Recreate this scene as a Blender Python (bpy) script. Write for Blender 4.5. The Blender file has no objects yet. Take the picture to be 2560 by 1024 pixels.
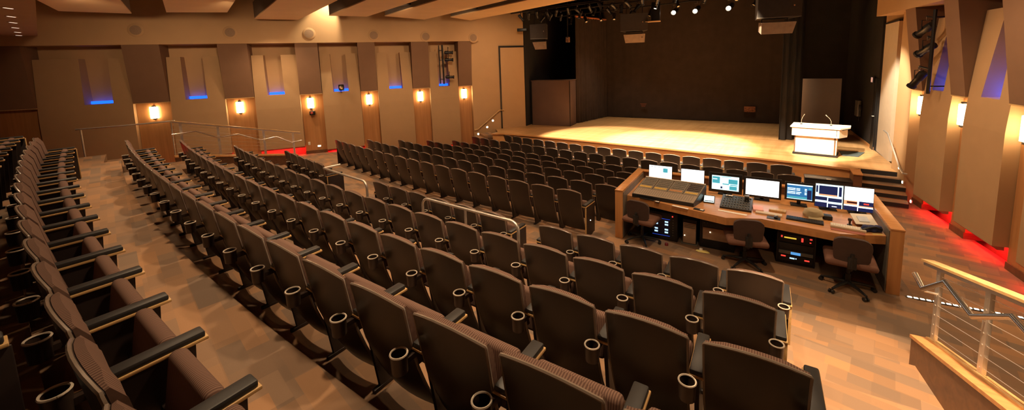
import bpy, bmesh, math, random
from mathutils import Vector, Matrix
random.seed(7)
PI = math.pi
scn = bpy.context.scene
COL = scn.collection

# ------------------------------------------------------------------ camera
AXIS, PITCH, ROLL, EYE = 0.66, 0.12101911, -0.03457157, 3.82
F_PX, CY_PX = 982.503, 280.262
def cam_axes():
    cp, sp = math.cos(PITCH), math.sin(PITCH)
    cr, sr = math.cos(ROLL), math.sin(ROLL)
    right, fwd, up = Vector((1, 0, 0)), Vector((0, cp, -sp)), Vector((0, sp, cp))
    r2, u2 = right * cr + up * sr, up * cr - right * sr
    yaw = Matrix.Rotation(-0.0, 3, 'Z')
    c, s = math.cos(AXIS), math.sin(AXIS)
    T = Matrix(((c, -s, 0), (s, c, 0), (0, 0, 1)))
    return T @ r2, T @ u2, T @ fwd
RX, UX, FX = cam_axes()
cam_data = bpy.data.cameras.new('camera')
cam = bpy.data.objects.new('camera', cam_data)
COL.objects.link(cam)
cam.matrix_world = Matrix(((RX.x, UX.x, -FX.x, 0), (RX.y, UX.y, -FX.y, 0), (RX.z, UX.z, -FX.z, EYE), (0, 0, 0, 1)))
cam_data.sensor_width = 36.0
cam_data.lens = F_PX / 2560 * 36.0
cam_data.shift_y = -(512 - CY_PX) / 2560
cam_data.clip_start = 0.05
scn.camera = cam

# ------------------------------------------------------------------ world, exposure
world = bpy.data.worlds.new('world'); scn.world = world
world.use_nodes = True
world.node_tree.nodes['Background'].inputs[0].default_value = (1.0, 0.62, 0.36, 1)
world.node_tree.nodes['Background'].inputs[1].default_value = 0.05
scn.view_settings.view_transform = 'Standard'
scn.view_settings.look = 'None'
scn.view_settings.gamma = 1.0
scn.view_settings.use_curve_mapping = False
scn.view_settings.exposure = 0.30

# ------------------------------------------------------------------ lights of the hall, with added fills
WARM = (1.0, 0.68, 0.40)
def lamp(name, kind, loc, power, color=WARM, size=0.25, target=None, angle=60, blend=0.6):
    d = bpy.data.lights.new(name, kind)
    d.energy = power; d.color = color
    if kind == 'AREA':
        d.shape = 'DISK'; d.size = size
    else:
        d.shadow_soft_size = size
    if kind == 'SPOT':
        d.spot_size = math.radians(angle); d.spot_blend = blend
    o = bpy.data.objects.new(name, d); COL.objects.link(o); o.location = loc
    if target is not None:
        o.rotation_euler = (Vector(target) - Vector(loc)).to_track_quat('-Z', 'Y').to_euler()
    return o
# house downlights between the ceiling clouds
HOUSE = [(-14.6, 5.6), (-11.6, 8.6), (-8.6, 10.2), (-5.0, 10.6), (-1.4, 9.8), (-12.6, 2.4), (-8.8, 5.2), (-5.0, 6.4),
         (-1.2, 5.2), (-9.4, 0.8), (-5.2, 1.6), (-2.0, 1.6), (0.4, 2.6), (1.0, 8.6), (-13.6, 9.4)]
for i, (x, y) in enumerate(HOUSE):
    lamp('house_downlight', 'SPOT', (x, y, 5.5), 230, size=0.12, target=(x, y, 0), angle=125, blend=0.9)
lamp('aisle_downlight', 'SPOT', (0.5, 3.6, 5.5), 1700, size=0.1, target=(0.45, 4.3, 0.8), angle=36, blend=0.7)
for x, y, tx, ty in [(-12.6, 1.0, -17.6, 3.0), (-11.6, 3.6, -16.2, 5.2), (-10.6, 5.8, -14.8, 7.4), (-9.6, 7.6, -13.6, 9.4), (-8.6, 9.2, -12.4, 11.6), (-8.0, 11.0, -11.2, 13.6)]:
    lamp('wall_fill', 'SPOT', (x, y, 5.5), 215, size=0.15, target=(tx, ty, 3.6), angle=80, blend=1.0)  # added fill spots without fixtures, brighten the left wall
for x, y, tx, ty in [(-1.4, 10.4, 1.9, 11.4), (-1.0, 8.4, 2.3, 9.6), (-0.6, 6.4, 2.6, 8.0)]:
    lamp('wall_fill', 'SPOT', (x, y, 5.5), 165, size=0.15, target=(tx, ty, 2.8), angle=80, blend=1.0)  # same kind of added fill for the right wall
for x, y in [(-10.4, 2.6), (-7.6, 2.2), (-5.0, 2.4), (-2.6, 2.6)]:
    lamp('rear_floor_fill', 'SPOT', (x, y + .5, 5.5), 260, size=0.08, target=(x, y - .3, 1.5), angle=80, blend=0.9)  # added spots that brighten the floor between the rear rows
for x in (-8.2, -5.0, -2.0):
    lamp('fascia_fill', 'SPOT', (x, 8.4, 5.5), 330, size=0.08, target=(x, 12.8, 0.5), angle=58, blend=0.9)  # spots added to bring up the stage fascia
for x, y, w in [(-12.6, 6.4, 300), (-9.8, 5.9, 300), (-7.0, 5.7, 300), (-4.2, 5.7, 240)]:
    lamp('cross_aisle_fill', 'SPOT', (x, y, 5.5), w, size=0.08, target=(x, y - .1, 0.7), angle=62, blend=0.9)  # extra spots put in to lighten the cross-aisle carpet
# stage wash from the lighting bars
STAGEW = (1.0, 0.80, 0.55)
lamp('stage_wash', 'SPOT', (-7.2, 11.9, 6.1), 5200, STAGEW, 0.08, (-6.4, 13.5, 0.95), 52, 0.35)
lamp('stage_wash', 'SPOT', (-3.4, 11.9, 6.1), 9500, STAGEW, 0.08, (-3.7, 13.5, 0.95), 52, 0.35)
lamp('stage_wash', 'SPOT', (-1.9, 12.0, 6.1), 2800, STAGEW, 0.08, (-1.6, 13.7, 0.95), 50, 0.4)
lamp('podium_spot', 'SPOT', (-1.0, 9.4, 5.5), 5200, (1.0, 0.86, 0.68), 0.06, (0.2, 14.0, 1.5), 17, 0.25)
lamp('stage_back_light', 'SPOT', (-3.79, 15.87, 5.6), 900, STAGEW, 0.06, (-3.6, 14.0, 0.95), 70, 0.7)
for x in (-7.0, -4.6, -2.2):
    lamp('stage_top_fill', 'SPOT', (x, 16.8, 6.6), 420, (1.0, 0.78, 0.52), 0.2, (x, 16.6, 0.95), 75, 0.8)  # added from above to lift the dark rear of the stage
lamp('wall_scallop', 'SPOT', (-13.9, 7.6, 6.6), 260, (1.0, 0.8, 0.52), 0.05, (-15.0, 7.5, 4.9), 60, 0.6)
lamp('side_wall_spot', 'SPOT', (-0.2, 11.6, 5.5), 1500, (1.0, 0.84, 0.62), 0.05, (1.6, 14.0, 1.8), 40, 0.5)

# ------------------------------------------------------------------ materials
def newmat(name):
    m = bpy.data.materials.new(name); m.use_nodes = True
    return m, m.node_tree, m.node_tree.nodes['Principled BSDF']
MATS = {}
def pmat(name, col, rough=0.5, metal=0.0, var=0.12, scale=8.0, bump=0.0, spec=None):
    """plain material with a little procedural variation"""
    if name in MATS: return MATS[name]
    m, nt, b = newmat(name)
    b.inputs['Roughness'].default_value = rough; b.inputs['Metallic'].default_value = metal
    if spec is not None: b.inputs['Specular IOR Level'].default_value = spec
    tc = nt.nodes.new('ShaderNodeTexCoord')
    n = nt.nodes.new('ShaderNodeTexNoise'); n.inputs['Scale'].default_value = scale; n.inputs['Detail'].default_value = 3
    nt.links.new(tc.outputs['Object'], n.inputs['Vector'])
    r = nt.nodes.new('ShaderNodeValToRGB')
    r.color_ramp.elements[0].position = 0.3; r.color_ramp.elements[1].position = 0.7
    r.color_ramp.elements[0].color = (*[c * (1 - var) for c in col], 1)
    r.color_ramp.elements[1].color = (*[min(1, c * (1 + var)) for c in col], 1)
    nt.links.new(n.outputs['Fac'], r.inputs['Fac']); nt.links.new(r.outputs['Color'], b.inputs['Base Color'])
    if bump:
        bp = nt.nodes.new('ShaderNodeBump'); bp.inputs['Strength'].default_value = bump; bp.inputs['Distance'].default_value = 0.01
        n2 = nt.nodes.new('ShaderNodeTexNoise'); n2.inputs['Scale'].default_value = scale * 25
        nt.links.new(tc.outputs['Object'], n2.inputs['Vector'])
        nt.links.new(n2.outputs['Fac'], bp.inputs['Height']); nt.links.new(bp.outputs['Normal'], b.inputs['Normal'])
    MATS[name] = m
    return m
def emat(name, col, strength):
    if name in MATS: return MATS[name]
    m, nt, b = newmat(name)
    b.inputs['Base Color'].default_value = (*col, 1)
    b.inputs['Emission Color'].default_value = (*col, 1); b.inputs['Emission Strength'].default_value = strength
    MATS[name] = m
    return m
def wood(name, c1, c2, axis='Z', scale=3.0, rough=0.4, planks=None):
    if name in MATS: return MATS[name]
    m, nt, b = newmat(name)
    b.inputs['Roughness'].default_value = rough
    tc = nt.nodes.new('ShaderNodeTexCoord'); mp = nt.nodes.new('ShaderNodeMapping')
    st = {'X': (0.35, 6, 6), 'Y': (6, 0.35, 6), 'Z': (6, 6, 0.35)}[axis]
    mp.inputs['Scale'].default_value = [s * scale for s in st]
    nt.links.new(tc.outputs['Object'], mp.inputs['Vector'])
    n = nt.nodes.new('ShaderNodeTexNoise'); n.inputs['Scale'].default_value = 1.0; n.inputs['Detail'].default_value = 5
    n.inputs['Distortion'].default_value = 0.6
    nt.links.new(mp.outputs['Vector'], n.inputs['Vector'])
    r = nt.nodes.new('ShaderNodeValToRGB')
    r.color_ramp.elements[0].position = 0.3; r.color_ramp.elements[1].position = 0.72
    r.color_ramp.elements[0].color = (*c1, 1); r.color_ramp.elements[1].color = (*c2, 1)
    nt.links.new(n.outputs['Fac'], r.inputs['Fac'])
    out = r.outputs['Color']
    if planks:
        br = nt.nodes.new('ShaderNodeTexBrick')
        br.inputs['Scale'].default_value = 1.0
        br.inputs['Brick Width'].default_value = planks[0]; br.inputs['Row Height'].default_value = planks[1]
        br.inputs['Mortar Size'].default_value = 0.002
        br.inputs['Color1'].default_value = (1, 1, 1, 1); br.inputs['Color2'].default_value = (0.80, 0.78, 0.75, 1)
        br.inputs['Mortar'].default_value = (0.45, 0.4, 0.35, 1)
        nt.links.new(tc.outputs['Object'], br.inputs['Vector'])
        mx = nt.nodes.new('ShaderNodeMix'); mx.data_type = 'RGBA'; mx.blend_type = 'MULTIPLY'
        mx.inputs[0].default_value = 1.0
        nt.links.new(out, mx.inputs[6]); nt.links.new(br.outputs['Color'], mx.inputs[7])
        out = mx.outputs[2]
    nt.links.new(out, b.inputs['Base Color'])
    MATS[name] = m
    return m
def carpet(name):
    m, nt, b = newmat(name)
    b.inputs['Roughness'].default_value = 0.95; b.inputs['Specular IOR Level'].default_value = 0.1
    tc = nt.nodes.new('ShaderNodeTexCoord')
    def bricks(w, h, rot, ca, cb, off):
        mp = nt.nodes.new('ShaderNodeMapping'); mp.inputs['Rotation'].default_value = (0, 0, rot); mp.inputs['Location'].default_value = (off, off * 0.7, 0)
        nt.links.new(tc.outputs['Object'], mp.inputs['Vector'])
        br = nt.nodes.new('ShaderNodeTexBrick'); br.inputs['Scale'].default_value = 1
        br.inputs['Brick Width'].default_value = w; br.inputs['Row Height'].default_value = h
        br.inputs['Mortar Size'].default_value = 0.0; br.inputs['Bias'].default_value = 0.0
        br.inputs['Color1'].default_value = (*ca, 1); br.inputs['Color2'].default_value = (*cb, 1)
        nt.links.new(mp.outputs['Vector'], br.inputs['Vector'])
        return br
    a = bricks(0.34, 0.14, 0.11, (0.34, 0.195, 0.105), (0.205, 0.15, 0.11), 0.13)
    c = bricks(0.30, 0.24, 0.11, (1.12, 1.08, 1.04), (0.80, 0.80, 0.82), 0.57)
    mx = nt.nodes.new('ShaderNodeMix'); mx.data_type = 'RGBA'; mx.blend_type = 'MULTIPLY'; mx.inputs[0].default_value = 0.9
    nt.links.new(a.outputs['Color'], mx.inputs[6]); nt.links.new(c.outputs['Color'], mx.inputs[7])
    n = nt.nodes.new('ShaderNodeTexNoise'); n.inputs['Scale'].default_value = 120
    nt.links.new(tc.outputs['Object'], n.inputs['Vector'])
    bp = nt.nodes.new('ShaderNodeBump'); bp.inputs['Strength'].default_value = 0.25; bp.inputs['Distance'].default_value = 0.004
    nt.links.new(n.outputs['Fac'], bp.inputs['Height']); nt.links.new(bp.outputs['Normal'], b.inputs['Normal'])
    nt.links.new(mx.outputs[2], b.inputs['Base Color'])
    MATS[name] = m
    return m
def ribbed(name, c1, c2, scale, rough=0.9):
    """woven upholstery: fine ribs across the pad"""
    m, nt, b = newmat(name)
    b.inputs['Roughness'].default_value = rough; b.inputs['Specular IOR Level'].default_value = 0.15
    tc = nt.nodes.new('ShaderNodeTexCoord')
    w = nt.nodes.new('ShaderNodeTexWave'); w.bands_direction = 'X'; w.inputs['Scale'].default_value = scale
    w.inputs['Distortion'].default_value = 0.8; w.inputs['Detail'].default_value = 1
    nt.links.new(tc.outputs['Object'], w.inputs['Vector'])
    r = nt.nodes.new('ShaderNodeValToRGB')
    r.color_ramp.elements[0].position = 0.25; r.color_ramp.elements[1].position = 0.8
    r.color_ramp.elements[0].color = (*c1, 1); r.color_ramp.elements[1].color = (*c2, 1)
    nt.links.new(w.outputs['Fac'], r.inputs['Fac']); nt.links.new(r.outputs['Color'], b.inputs['Base Color'])
    MATS[name] = m
    return m

M_CARPET = carpet('patchwork_carpet')
M_SHELL = pmat('seat_shell_brown', (0.036, 0.026, 0.021), 0.36, var=0.10, scale=5)
M_SHELLHI = pmat('seat_shell_edge_highlight', (0.21, 0.165, 0.13), 0.25)  # lighter tone paints the overhead highlight into the shell rim
M_FABRIC = ribbed('seat_fabric', (0.105, 0.058, 0.044), (0.20, 0.125, 0.095), 26)
M_STAND = pmat('seat_stand_dark', (0.022, 0.014, 0.012), 0.45)
M_ARM = pmat('armrest_black', (0.020, 0.019, 0.019), 0.5)
M_TRIM = wood('trim_light_wood', (0.50, 0.30, 0.12), (0.68, 0.46, 0.2), 'Y', 6)
M_STEEL = pmat('brushed_steel', (0.80, 0.76, 0.70), 0.38, 0.85, 0.05)
M_CHROME = pmat('rim_metal', (0.75, 0.70, 0.64), 0.25, 1.0, 0.03)
M_RIM = pmat('cup_rim_highlight', (0.66, 0.58, 0.48), 0.3, 0.2)  # pale base colour paints in the bright ring that metal would reflect
M_CUP = pmat('cup_brown', (0.045, 0.030, 0.024), 0.35, 0.2)
M_WALL = pmat('wall_tan_paint', (0.49, 0.30, 0.145), 0.75, var=0.03, scale=2)
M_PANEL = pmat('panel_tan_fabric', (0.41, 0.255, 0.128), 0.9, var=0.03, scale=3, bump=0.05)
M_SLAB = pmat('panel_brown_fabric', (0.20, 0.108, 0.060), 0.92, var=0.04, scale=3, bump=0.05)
M_BAY = wood('bay_maple_veneer', (0.36, 0.165, 0.06), (0.46, 0.22, 0.085), 'Z', 2.0, 0.35)
M_ORANGE = wood('fascia_cherry', (0.58, 0.27, 0.095), (0.72, 0.36, 0.14), 'X', 2.0, 0.4)
M_CONSOLE = wood('console_oak', (0.46, 0.205, 0.07), (0.60, 0.29, 0.105), 'Z', 2.5, 0.35)
M_DESK = wood('desk_oak', (0.50, 0.225, 0.08), (0.66, 0.33, 0.125), 'X', 2.5, 0.3)
M_DARKWOOD = wood('dark_wood', (0.11, 0.05, 0.025), (0.18, 0.085, 0.04), 'X', 2.0, 0.4)
M_STAGE = wood('stage_boards', (0.52, 0.285, 0.115), (0.66, 0.385, 0.17), 'Y', 1.2, 0.35, planks=(2.4, 0.09))
M_BLACK = pmat('black_drape', (0.018, 0.014, 0.012), 0.95, var=0.2, scale=2)
M_DRAPE = pmat('brown_black_drape', (0.045, 0.028, 0.020), 0.95, var=0.15, scale=3)
M_BLACKP = pmat('black_plastic', (0.015, 0.015, 0.016), 0.4)
M_BLACKM = pmat('black_metal', (0.02, 0.018, 0.017), 0.35, 0.3)
M_GREYP = pmat('grey_flat', (0.27, 0.21, 0.175), 0.85, var=0.05, scale=2)
M_BOX = pmat('brown_box', (0.12, 0.068, 0.05), 0.7, var=0.08, scale=2)
M_GREYPL = pmat('grey_plastic', (0.16, 0.145, 0.12), 0.45)
M_MIX = pmat('mixer_face', (0.20, 0.165, 0.12), 0.5, var=0.15, scale=20)
M_MIXP = pmat('mixer_pad', (0.30, 0.235, 0.175), 0.5, var=0.05)
M_YELLOW = emat('channel_strip_yellow', (0.62, 0.38, 0.06), 0.06)
M_AMBER = emat('channel_strip_amber', (0.50, 0.22, 0.07), 0.04)
M_TOWER = pmat('tower_bronze', (0.46, 0.32, 0.22), 0.45, 0.1)
M_CHAIR = pmat('chair_brown_fabric', (0.066, 0.038, 0.029), 0.9, var=0.08, scale=14, bump=0.1)
M_SEATPAD = pmat('chair_seat_fabric', (0.15, 0.068, 0.044), 0.9, var=0.08, scale=14)
M_PAPER = pmat('paper_white', (0.80, 0.76, 0.68), 0.8, var=0.03)
M_PINK = pmat('paper_pink', (0.85, 0.45, 0.42), 0.8, var=0.03)
M_BEIGE = pmat('beige_plastic', (0.62, 0.52, 0.38), 0.55)
M_KHAKI = pmat('khaki_cloth', (0.42, 0.34, 0.20), 0.9, var=0.1)
M_CLOUD = pmat('cloud_tan', (0.78, 0.53, 0.28), 0.7, var=0.03, scale=1.5)
M_CLOUDD = pmat('cloud_edge_brown', (0.20, 0.145, 0.10), 0.7, var=0.05)
M_CEIL = pmat('ceiling_dark', (0.055, 0.042, 0.034), 0.95)
M_GRILLE = pmat('grille_brown', (0.30, 0.19, 0.115), 0.8, var=0.1, scale=60)
M_PODIUM = wood('podium_maple', (0.74, 0.60, 0.44), (0.84, 0.71, 0.55), 'X', 1.5, 0.4)
M_WHITEP = pmat('pale_panel', (0.66, 0.54, 0.40), 0.7, var=0.03)
M_REDP = pmat('red_brown_trim', (0.32, 0.09, 0.05), 0.6)
M_SCONCE = emat('sconce_glass', (1.0, 0.72, 0.38), 22.0)
M_LEDW = emat('white_led', (1.0, 0.86, 0.62), 6.0)
M_SLOT = emat('slot_led', (1.0, 0.78, 0.6), 1.0)
M_HOT = emat('lamp_lens', (1.0, 0.88, 0.66), 26.0)
M_DOWN = emat('downlight_lens', (1.0, 0.90, 0.74), 9.0)
M_BLUE = emat('blue_strip', (0.004, 0.05, 0.9), 4.0)
M_BLUER = emat('blue_strip_bright', (0.006, 0.05, 0.9), 26.0)
M_RED = emat('red_strip', (1.0, 0.015, 0.025), 42)
M_SCRW = emat('screen_white', (0.94, 0.97, 1.0), 1.5)
M_SCRP = emat('screen_pale_cyan', (0.62, 0.90, 0.95), 1.1)
M_SCRC = emat('screen_teal', (0.05, 0.33, 0.42), 0.9)
M_SCRN = emat('screen_navy', (0.006, 0.014, 0.07), 0.8)
M_SCRB = emat('screen_blue', (0.02, 0.14, 0.36), 0.9)
M_SCRO = emat('screen_orange', (0.85, 0.42, 0.22), 0.8)
M_SCRG = emat('screen_grey_text', (0.45, 0.52, 0.55), 0.8)
M_LEDB = emat('blue_led', (0.02, 0.08, 0.7), 0.7)
M_LEDR = emat('red_led', (0.9, 0.06, 0.04), 0.9)
M_LEDY = emat('yellow_led', (0.9, 0.62, 0.06), 0.7)
M_LCD = emat('rack_lcd', (0.5, 0.75, 0.95), 1.0)
M_TEAL = pmat('dark_teal_mat', (0.05, 0.065, 0.06), 0.9)
M_NAVY = pmat('navy_cloth', (0.03, 0.04, 0.12), 0.9, var=0.3, scale=20)
M_YELT = pmat('yellow_tape', (0.72, 0.60, 0.20), 0.6)
M_SIGN = emat('dim_sign', (0.70, 0.42, 0.34), 0.45)
M_OUTLET = pmat('outlet_white', (0.8, 0.74, 0.62), 0.5)

# ------------------------------------------------------------------ mesh helpers
class MB:
    """collects shapes into one mesh"""
    def __init__(self):
        self.bm = bmesh.new(); self.mats = []
    def slot(self, m):
        if m is None: return 0
        if m not in self.mats: self.mats.append(m)
        return self.mats.index(m)
    def _paint(self, faces, m):
        if m is not None:
            i = self.slot(m)
            for f in faces: f.material_index = i
    def box(self, c, s, rot=None, bevel=0.0, m=None, seg=2):
        f0 = set(self.bm.faces) if (bevel or m) else None
        r = bmesh.ops.create_cube(self.bm, size=1.0)
        vs = r['verts']
        bmesh.ops.scale(self.bm, vec=s, verts=vs)
        if bevel:
            es = list({e for v in vs for e in v.link_edges})
            bmesh.ops.bevel(self.bm, geom=es, offset=min(bevel, min(s) * 0.49), segments=seg, affect='EDGES', profile=0.5)
        fs = [f for f in self.bm.faces if f not in f0] if f0 is not None else list({f for v in vs for f in v.link_faces})
        nv = list({v for f in fs for v in f.verts})
        if rot is not None:
            bmesh.ops.rotate(self.bm, cent=(0, 0, 0), matrix=rot, verts=nv)
        bmesh.ops.translate(self.bm, vec=c, verts=nv)
        self._paint(fs, m)
        return self
    def bb(self, a, b, bevel=0.0, m=None):
        return self.box([(p + q) / 2 for p, q in zip(a, b)], [abs(q - p) for p, q in zip(a, b)], None, bevel, m)
    def tube(self, pts, r, seg=8, cap=True, m=None):
        pts = [Vector(p) for p in pts]
        rings = []; n = len(pts)
        prev = None
        for i, p in enumerate(pts):
            t = (pts[min(i + 1, n - 1)] - pts[max(i - 1, 0)]).normalized()
            if prev is None:
                a = Vector((0, 0, 1)) if abs(t.z) < 0.9 else Vector((1, 0, 0))
                u = t.cross(a).normalized()
            else:
                u = (prev - t * prev.dot(t)).normalized()
            prev = u; v = t.cross(u)
            rr = r[i] if isinstance(r, (list, tuple)) else r
            rings.append([self.bm.verts.new(p + (u * math.cos(2 * PI * k / seg) + v * math.sin(2 * PI * k / seg)) * rr) for k in range(seg)])
        fs = []
        for a, b in zip(rings, rings[1:]):
            for k in range(seg):
                fs.append(self.bm.faces.new((a[k], a[(k + 1) % seg], b[(k + 1) % seg], b[k])))
        if cap:
            fs.append(self.bm.faces.new(rings[0][::-1])); fs.append(self.bm.faces.new(rings[-1]))
        self._paint(fs, m)
        return self
    def lathe(self, prof, c=(0, 0, 0), seg=16, rot=None, m=None):
        """profile [(radius, z)] turned about z"""
        rings = []; nv = []
        for r, z in prof:
            ring = [self.bm.verts.new((r * math.cos(2 * PI * k / seg), r * math.sin(2 * PI * k / seg), z)) for k in range(seg)]
            rings.append(ring); nv += ring
        fs = []
        for a, b in zip(rings, rings[1:]):
            for k in range(seg):
                fs.append(self.bm.faces.new((a[k], a[(k + 1) % seg], b[(k + 1) % seg], b[k])))
        if prof[0][0] > 1e-4: fs.append(self.bm.faces.new(rings[0][::-1]))
        if prof[-1][0] > 1e-4: fs.append(self.bm.faces.new(rings[-1]))
        if rot is not None: bmesh.ops.rotate(self.bm, cent=(0, 0, 0), matrix=rot, verts=nv)
        bmesh.ops.translate(self.bm, vec=c, verts=nv)
        self._paint(fs, m)
        return self
    def prism(self, poly, z0, z1, m=None):
        """plan polygon [(x,y)] extruded; z0,z1 may be functions of (x,y)"""
        a = [self.bm.verts.new((x, y, z0(x, y) if callable(z0) else z0)) for x, y in poly]
        b = [self.bm.verts.new((x, y, z1(x, y) if callable(z1) else z1)) for x, y in poly]
        n = len(poly); fs = [self.bm.faces.new(a[::-1]), self.bm.faces.new(b)]
        for k in range(n):
            fs.append(self.bm.faces.new((a[k], a[(k + 1) % n], b[(k + 1) % n], b[k])))
        self._paint(fs, m)
        return self
    def hexa(self, pts, m=None):
        """8 corners: bottom loop (4) then top loop (4)"""
        v = [self.bm.verts.new(p) for p in pts]
        fs = [self.bm.faces.new(q) for q in ((v[3], v[2], v[1], v[0]), (v[4], v[5], v[6], v[7]), (v[0], v[1], v[5], v[4]),
                                             (v[1], v[2], v[6], v[5]), (v[2], v[3], v[7], v[6]), (v[3], v[0], v[4], v[7]))]
        self._paint(fs, m)
        return self
    def sheet(self, grid, thick, m=None):
        """closed slab between two point grids: grid[i][j] = (front, back)"""
        ni, nj = len(grid), len(grid[0])
        F = [[self.bm.verts.new(grid[i][j][0]) for j in range(nj)] for i in range(ni)]
        B = [[self.bm.verts.new(grid[i][j][1]) for j in range(nj)] for i in range(ni)]
        fs = []
        for i in range(ni - 1):
            for j in range(nj - 1):
                fs.append(self.bm.faces.new((F[i][j], F[i][j + 1], F[i + 1][j + 1], F[i + 1][j])))
                fs.append(self.bm.faces.new((B[i][j], B[i + 1][j], B[i + 1][j + 1], B[i][j + 1])))
        for i in range(ni - 1):
            fs.append(self.bm.faces.new((F[i][0], F[i + 1][0], B[i + 1][0], B[i][0])))
            fs.append(self.bm.faces.new((F[i][nj - 1], B[i][nj - 1], B[i + 1][nj - 1], F[i + 1][nj - 1])))
        for j in range(nj - 1):
            fs.append(self.bm.faces.new((F[0][j], B[0][j], B[0][j + 1], F[0][j + 1])))
            fs.append(self.bm.faces.new((F[ni - 1][j], F[ni - 1][j + 1], B[ni - 1][j + 1], B[ni - 1][j])))
        self._paint(fs, m)
        return self
    def mesh(self, name, mat=None, smooth=True):
        bmesh.ops.recalc_face_normals(self.bm, faces=self.bm.faces[:])
        me = bpy.data.meshes.new(name)
        self.bm.to_mesh(me); self.bm.free()
        ms = self.mats if self.mats else [mat]
        if self.mats and mat is not None and mat not in self.mats:
            pass
        for x in ms: me.materials.append(x)
        if smooth:
            me.polygons.foreach_set('use_smooth', [True] * len(me.polygons))
            me.set_sharp_from_angle(angle=math.radians(38))
        return me
    def obj(self, name, mat=None, parent=None, smooth=True, loc=None, rot=None):
        o = bpy.data.objects.new(name, self.mesh(name, mat, smooth)); COL.objects.link(o)
        if parent is not None: o.parent = parent
        if loc is not None: o.location = loc
        if rot is not None: o.rotation_euler = rot
        return o
def tag(o, label=None, cat=None, group=None, kind=None):
    if label: o['label'] = label
    if cat: o['category'] = cat
    if group: o['group'] = group
    if kind: o['kind'] = kind
    return o
def thing(name, label, cat, loc=(0, 0, 0), rz=0.0, group=None):
    o = bpy.data.objects.new(name, None); COL.objects.link(o)
    o.location = loc; o.rotation_euler = (0, 0, rz); o.empty_display_size = 0.1
    return tag(o, label, cat, group)
def struct(mb, name, mat=None, smooth=False, label=None):
    return tag(mb.obj(name, mat, None, smooth), label=label, kind='structure')
def dup(root, loc, rz, label, group):
    r = root.copy(); COL.objects.link(r); r.location = loc; r.rotation_euler = (0, 0, rz)
    r['label'] = label; r['group'] = group
    for ch in list(root.children):
        c = ch.copy(); COL.objects.link(c); c.parent = r
        for g in list(ch.children):
            d = g.copy(); COL.objects.link(d); d.parent = c
    return r
ORD = ['', 'first', 'second', 'third', 'fourth', 'fifth', 'sixth', 'seventh', 'eighth', 'ninth', 'tenth', 'eleventh', 'twelfth',
       'thirteenth', 'fourteenth', 'fifteenth', 'sixteenth', 'seventeenth', 'eighteenth', 'nineteenth', 'twentieth', 'twenty-first', 'twenty-second']
RotX = lambda a: Matrix.Rotation(a, 3, 'X')
RotY = lambda a: Matrix.Rotation(a, 3, 'Y')
RotZ = lambda a: Matrix.Rotation(a, 3, 'Z')

# seat rows are arcs about this centre on the stage side
CX, CYc = -4.98, 55.58
def polar(r, a): return (CX - r * math.sin(a), CYc - r * math.cos(a))
# ------------------------------------------------------------------ floor
def sector(mb, r0, r1, a0, a1, z0, z1, n=36):
    pts = [polar(r0, a0 + (a1 - a0) * k / n) for k in range(n + 1)] + [polar(r1, a1 + (a0 - a1) * k / n) for k in range(n + 1)]
    mb.prism(pts, z0, z1)
AR, AL = -0.118, 0.16
fl = MB()
fl.prism([(-23, -6.5), (7, -6.5), (7, 7), (3.2, 13.2), (-11, 15), (-23, -2)], -0.5, -0.002)
for r0, r1, z in [(44.39, 45.46, 0.04), (45.46, 46.48, 0.18)]:
    sector(fl, r0, r1, -0.112, AL, -0.4, z)
sector(fl, 46.48, 47.15, -0.112, AL, -0.4, 0.35)
sector(fl, 47.15, 47.56, -0.0445, AL, -0.4, 0.35)
sector(fl, 47.56, 48.65, -0.0445, AL, -0.4, 0.515)
sector(fl, 48.65, 50.35, -0.0445, AL, -0.4, 0.66)
sector(fl, 47.15, 50.35, -0.125, -0.0445, -0.4, 0.66)
sector(fl, 47.2, 62, AL, 0.22, -0.4, 0.655, 10)                         # left cross-over
sector(fl, 49.14, 62, -0.22, -0.125, -0.4, 0.655, 10)                  # right cross-over behind the lit edge
SA0, SA1 = -0.0955, 0.136
TIERS = [(50.35, 51.6, 0.79), (51.6, 52.65, 1.125), (52.65, 53.66, 1.40), (53.66, 54.62, 1.68), (54.62, 55.66, 1.97), (55.66, 58.0, 2.26), (58.0, 62.0, 2.5)]
for r0, r1, z in TIERS: sector(fl, r0, r1, SA0, SA1, -0.4, z)
AISLE = [(50.35, 51.1, 0.79), (51.1, 51.95, 0.95), (51.95, 52.4, 1.125), (52.4, 52.95, 1.26), (52.95, 53.4, 1.40), (53.4, 53.9, 1.54),
         (53.9, 54.4, 1.68), (54.4, 54.9, 1.82), (54.9, 55.4, 1.97), (55.4, 55.9, 2.12), (55.9, 62, 2.26)]
for r0, r1, z in AISLE:
    sector(fl, r0, r1, AR, SA0, -0.4, z, 6); sector(fl, r0, r1, SA1, AL, -0.4, z, 6)
fl.prism([(1.045, 6.84), (3.2, 7.16), (1.75, 13.4), (0.98, 12.6), (0.9, 11.9), (0.3, 11.0), (0.12, 9.4), (0.95, 8.6)], -0.4, 0.35)
FLOOR = struct(fl, 'floor', M_CARPET, label='brown patchwork carpet on stepped seating tiers')

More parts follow.
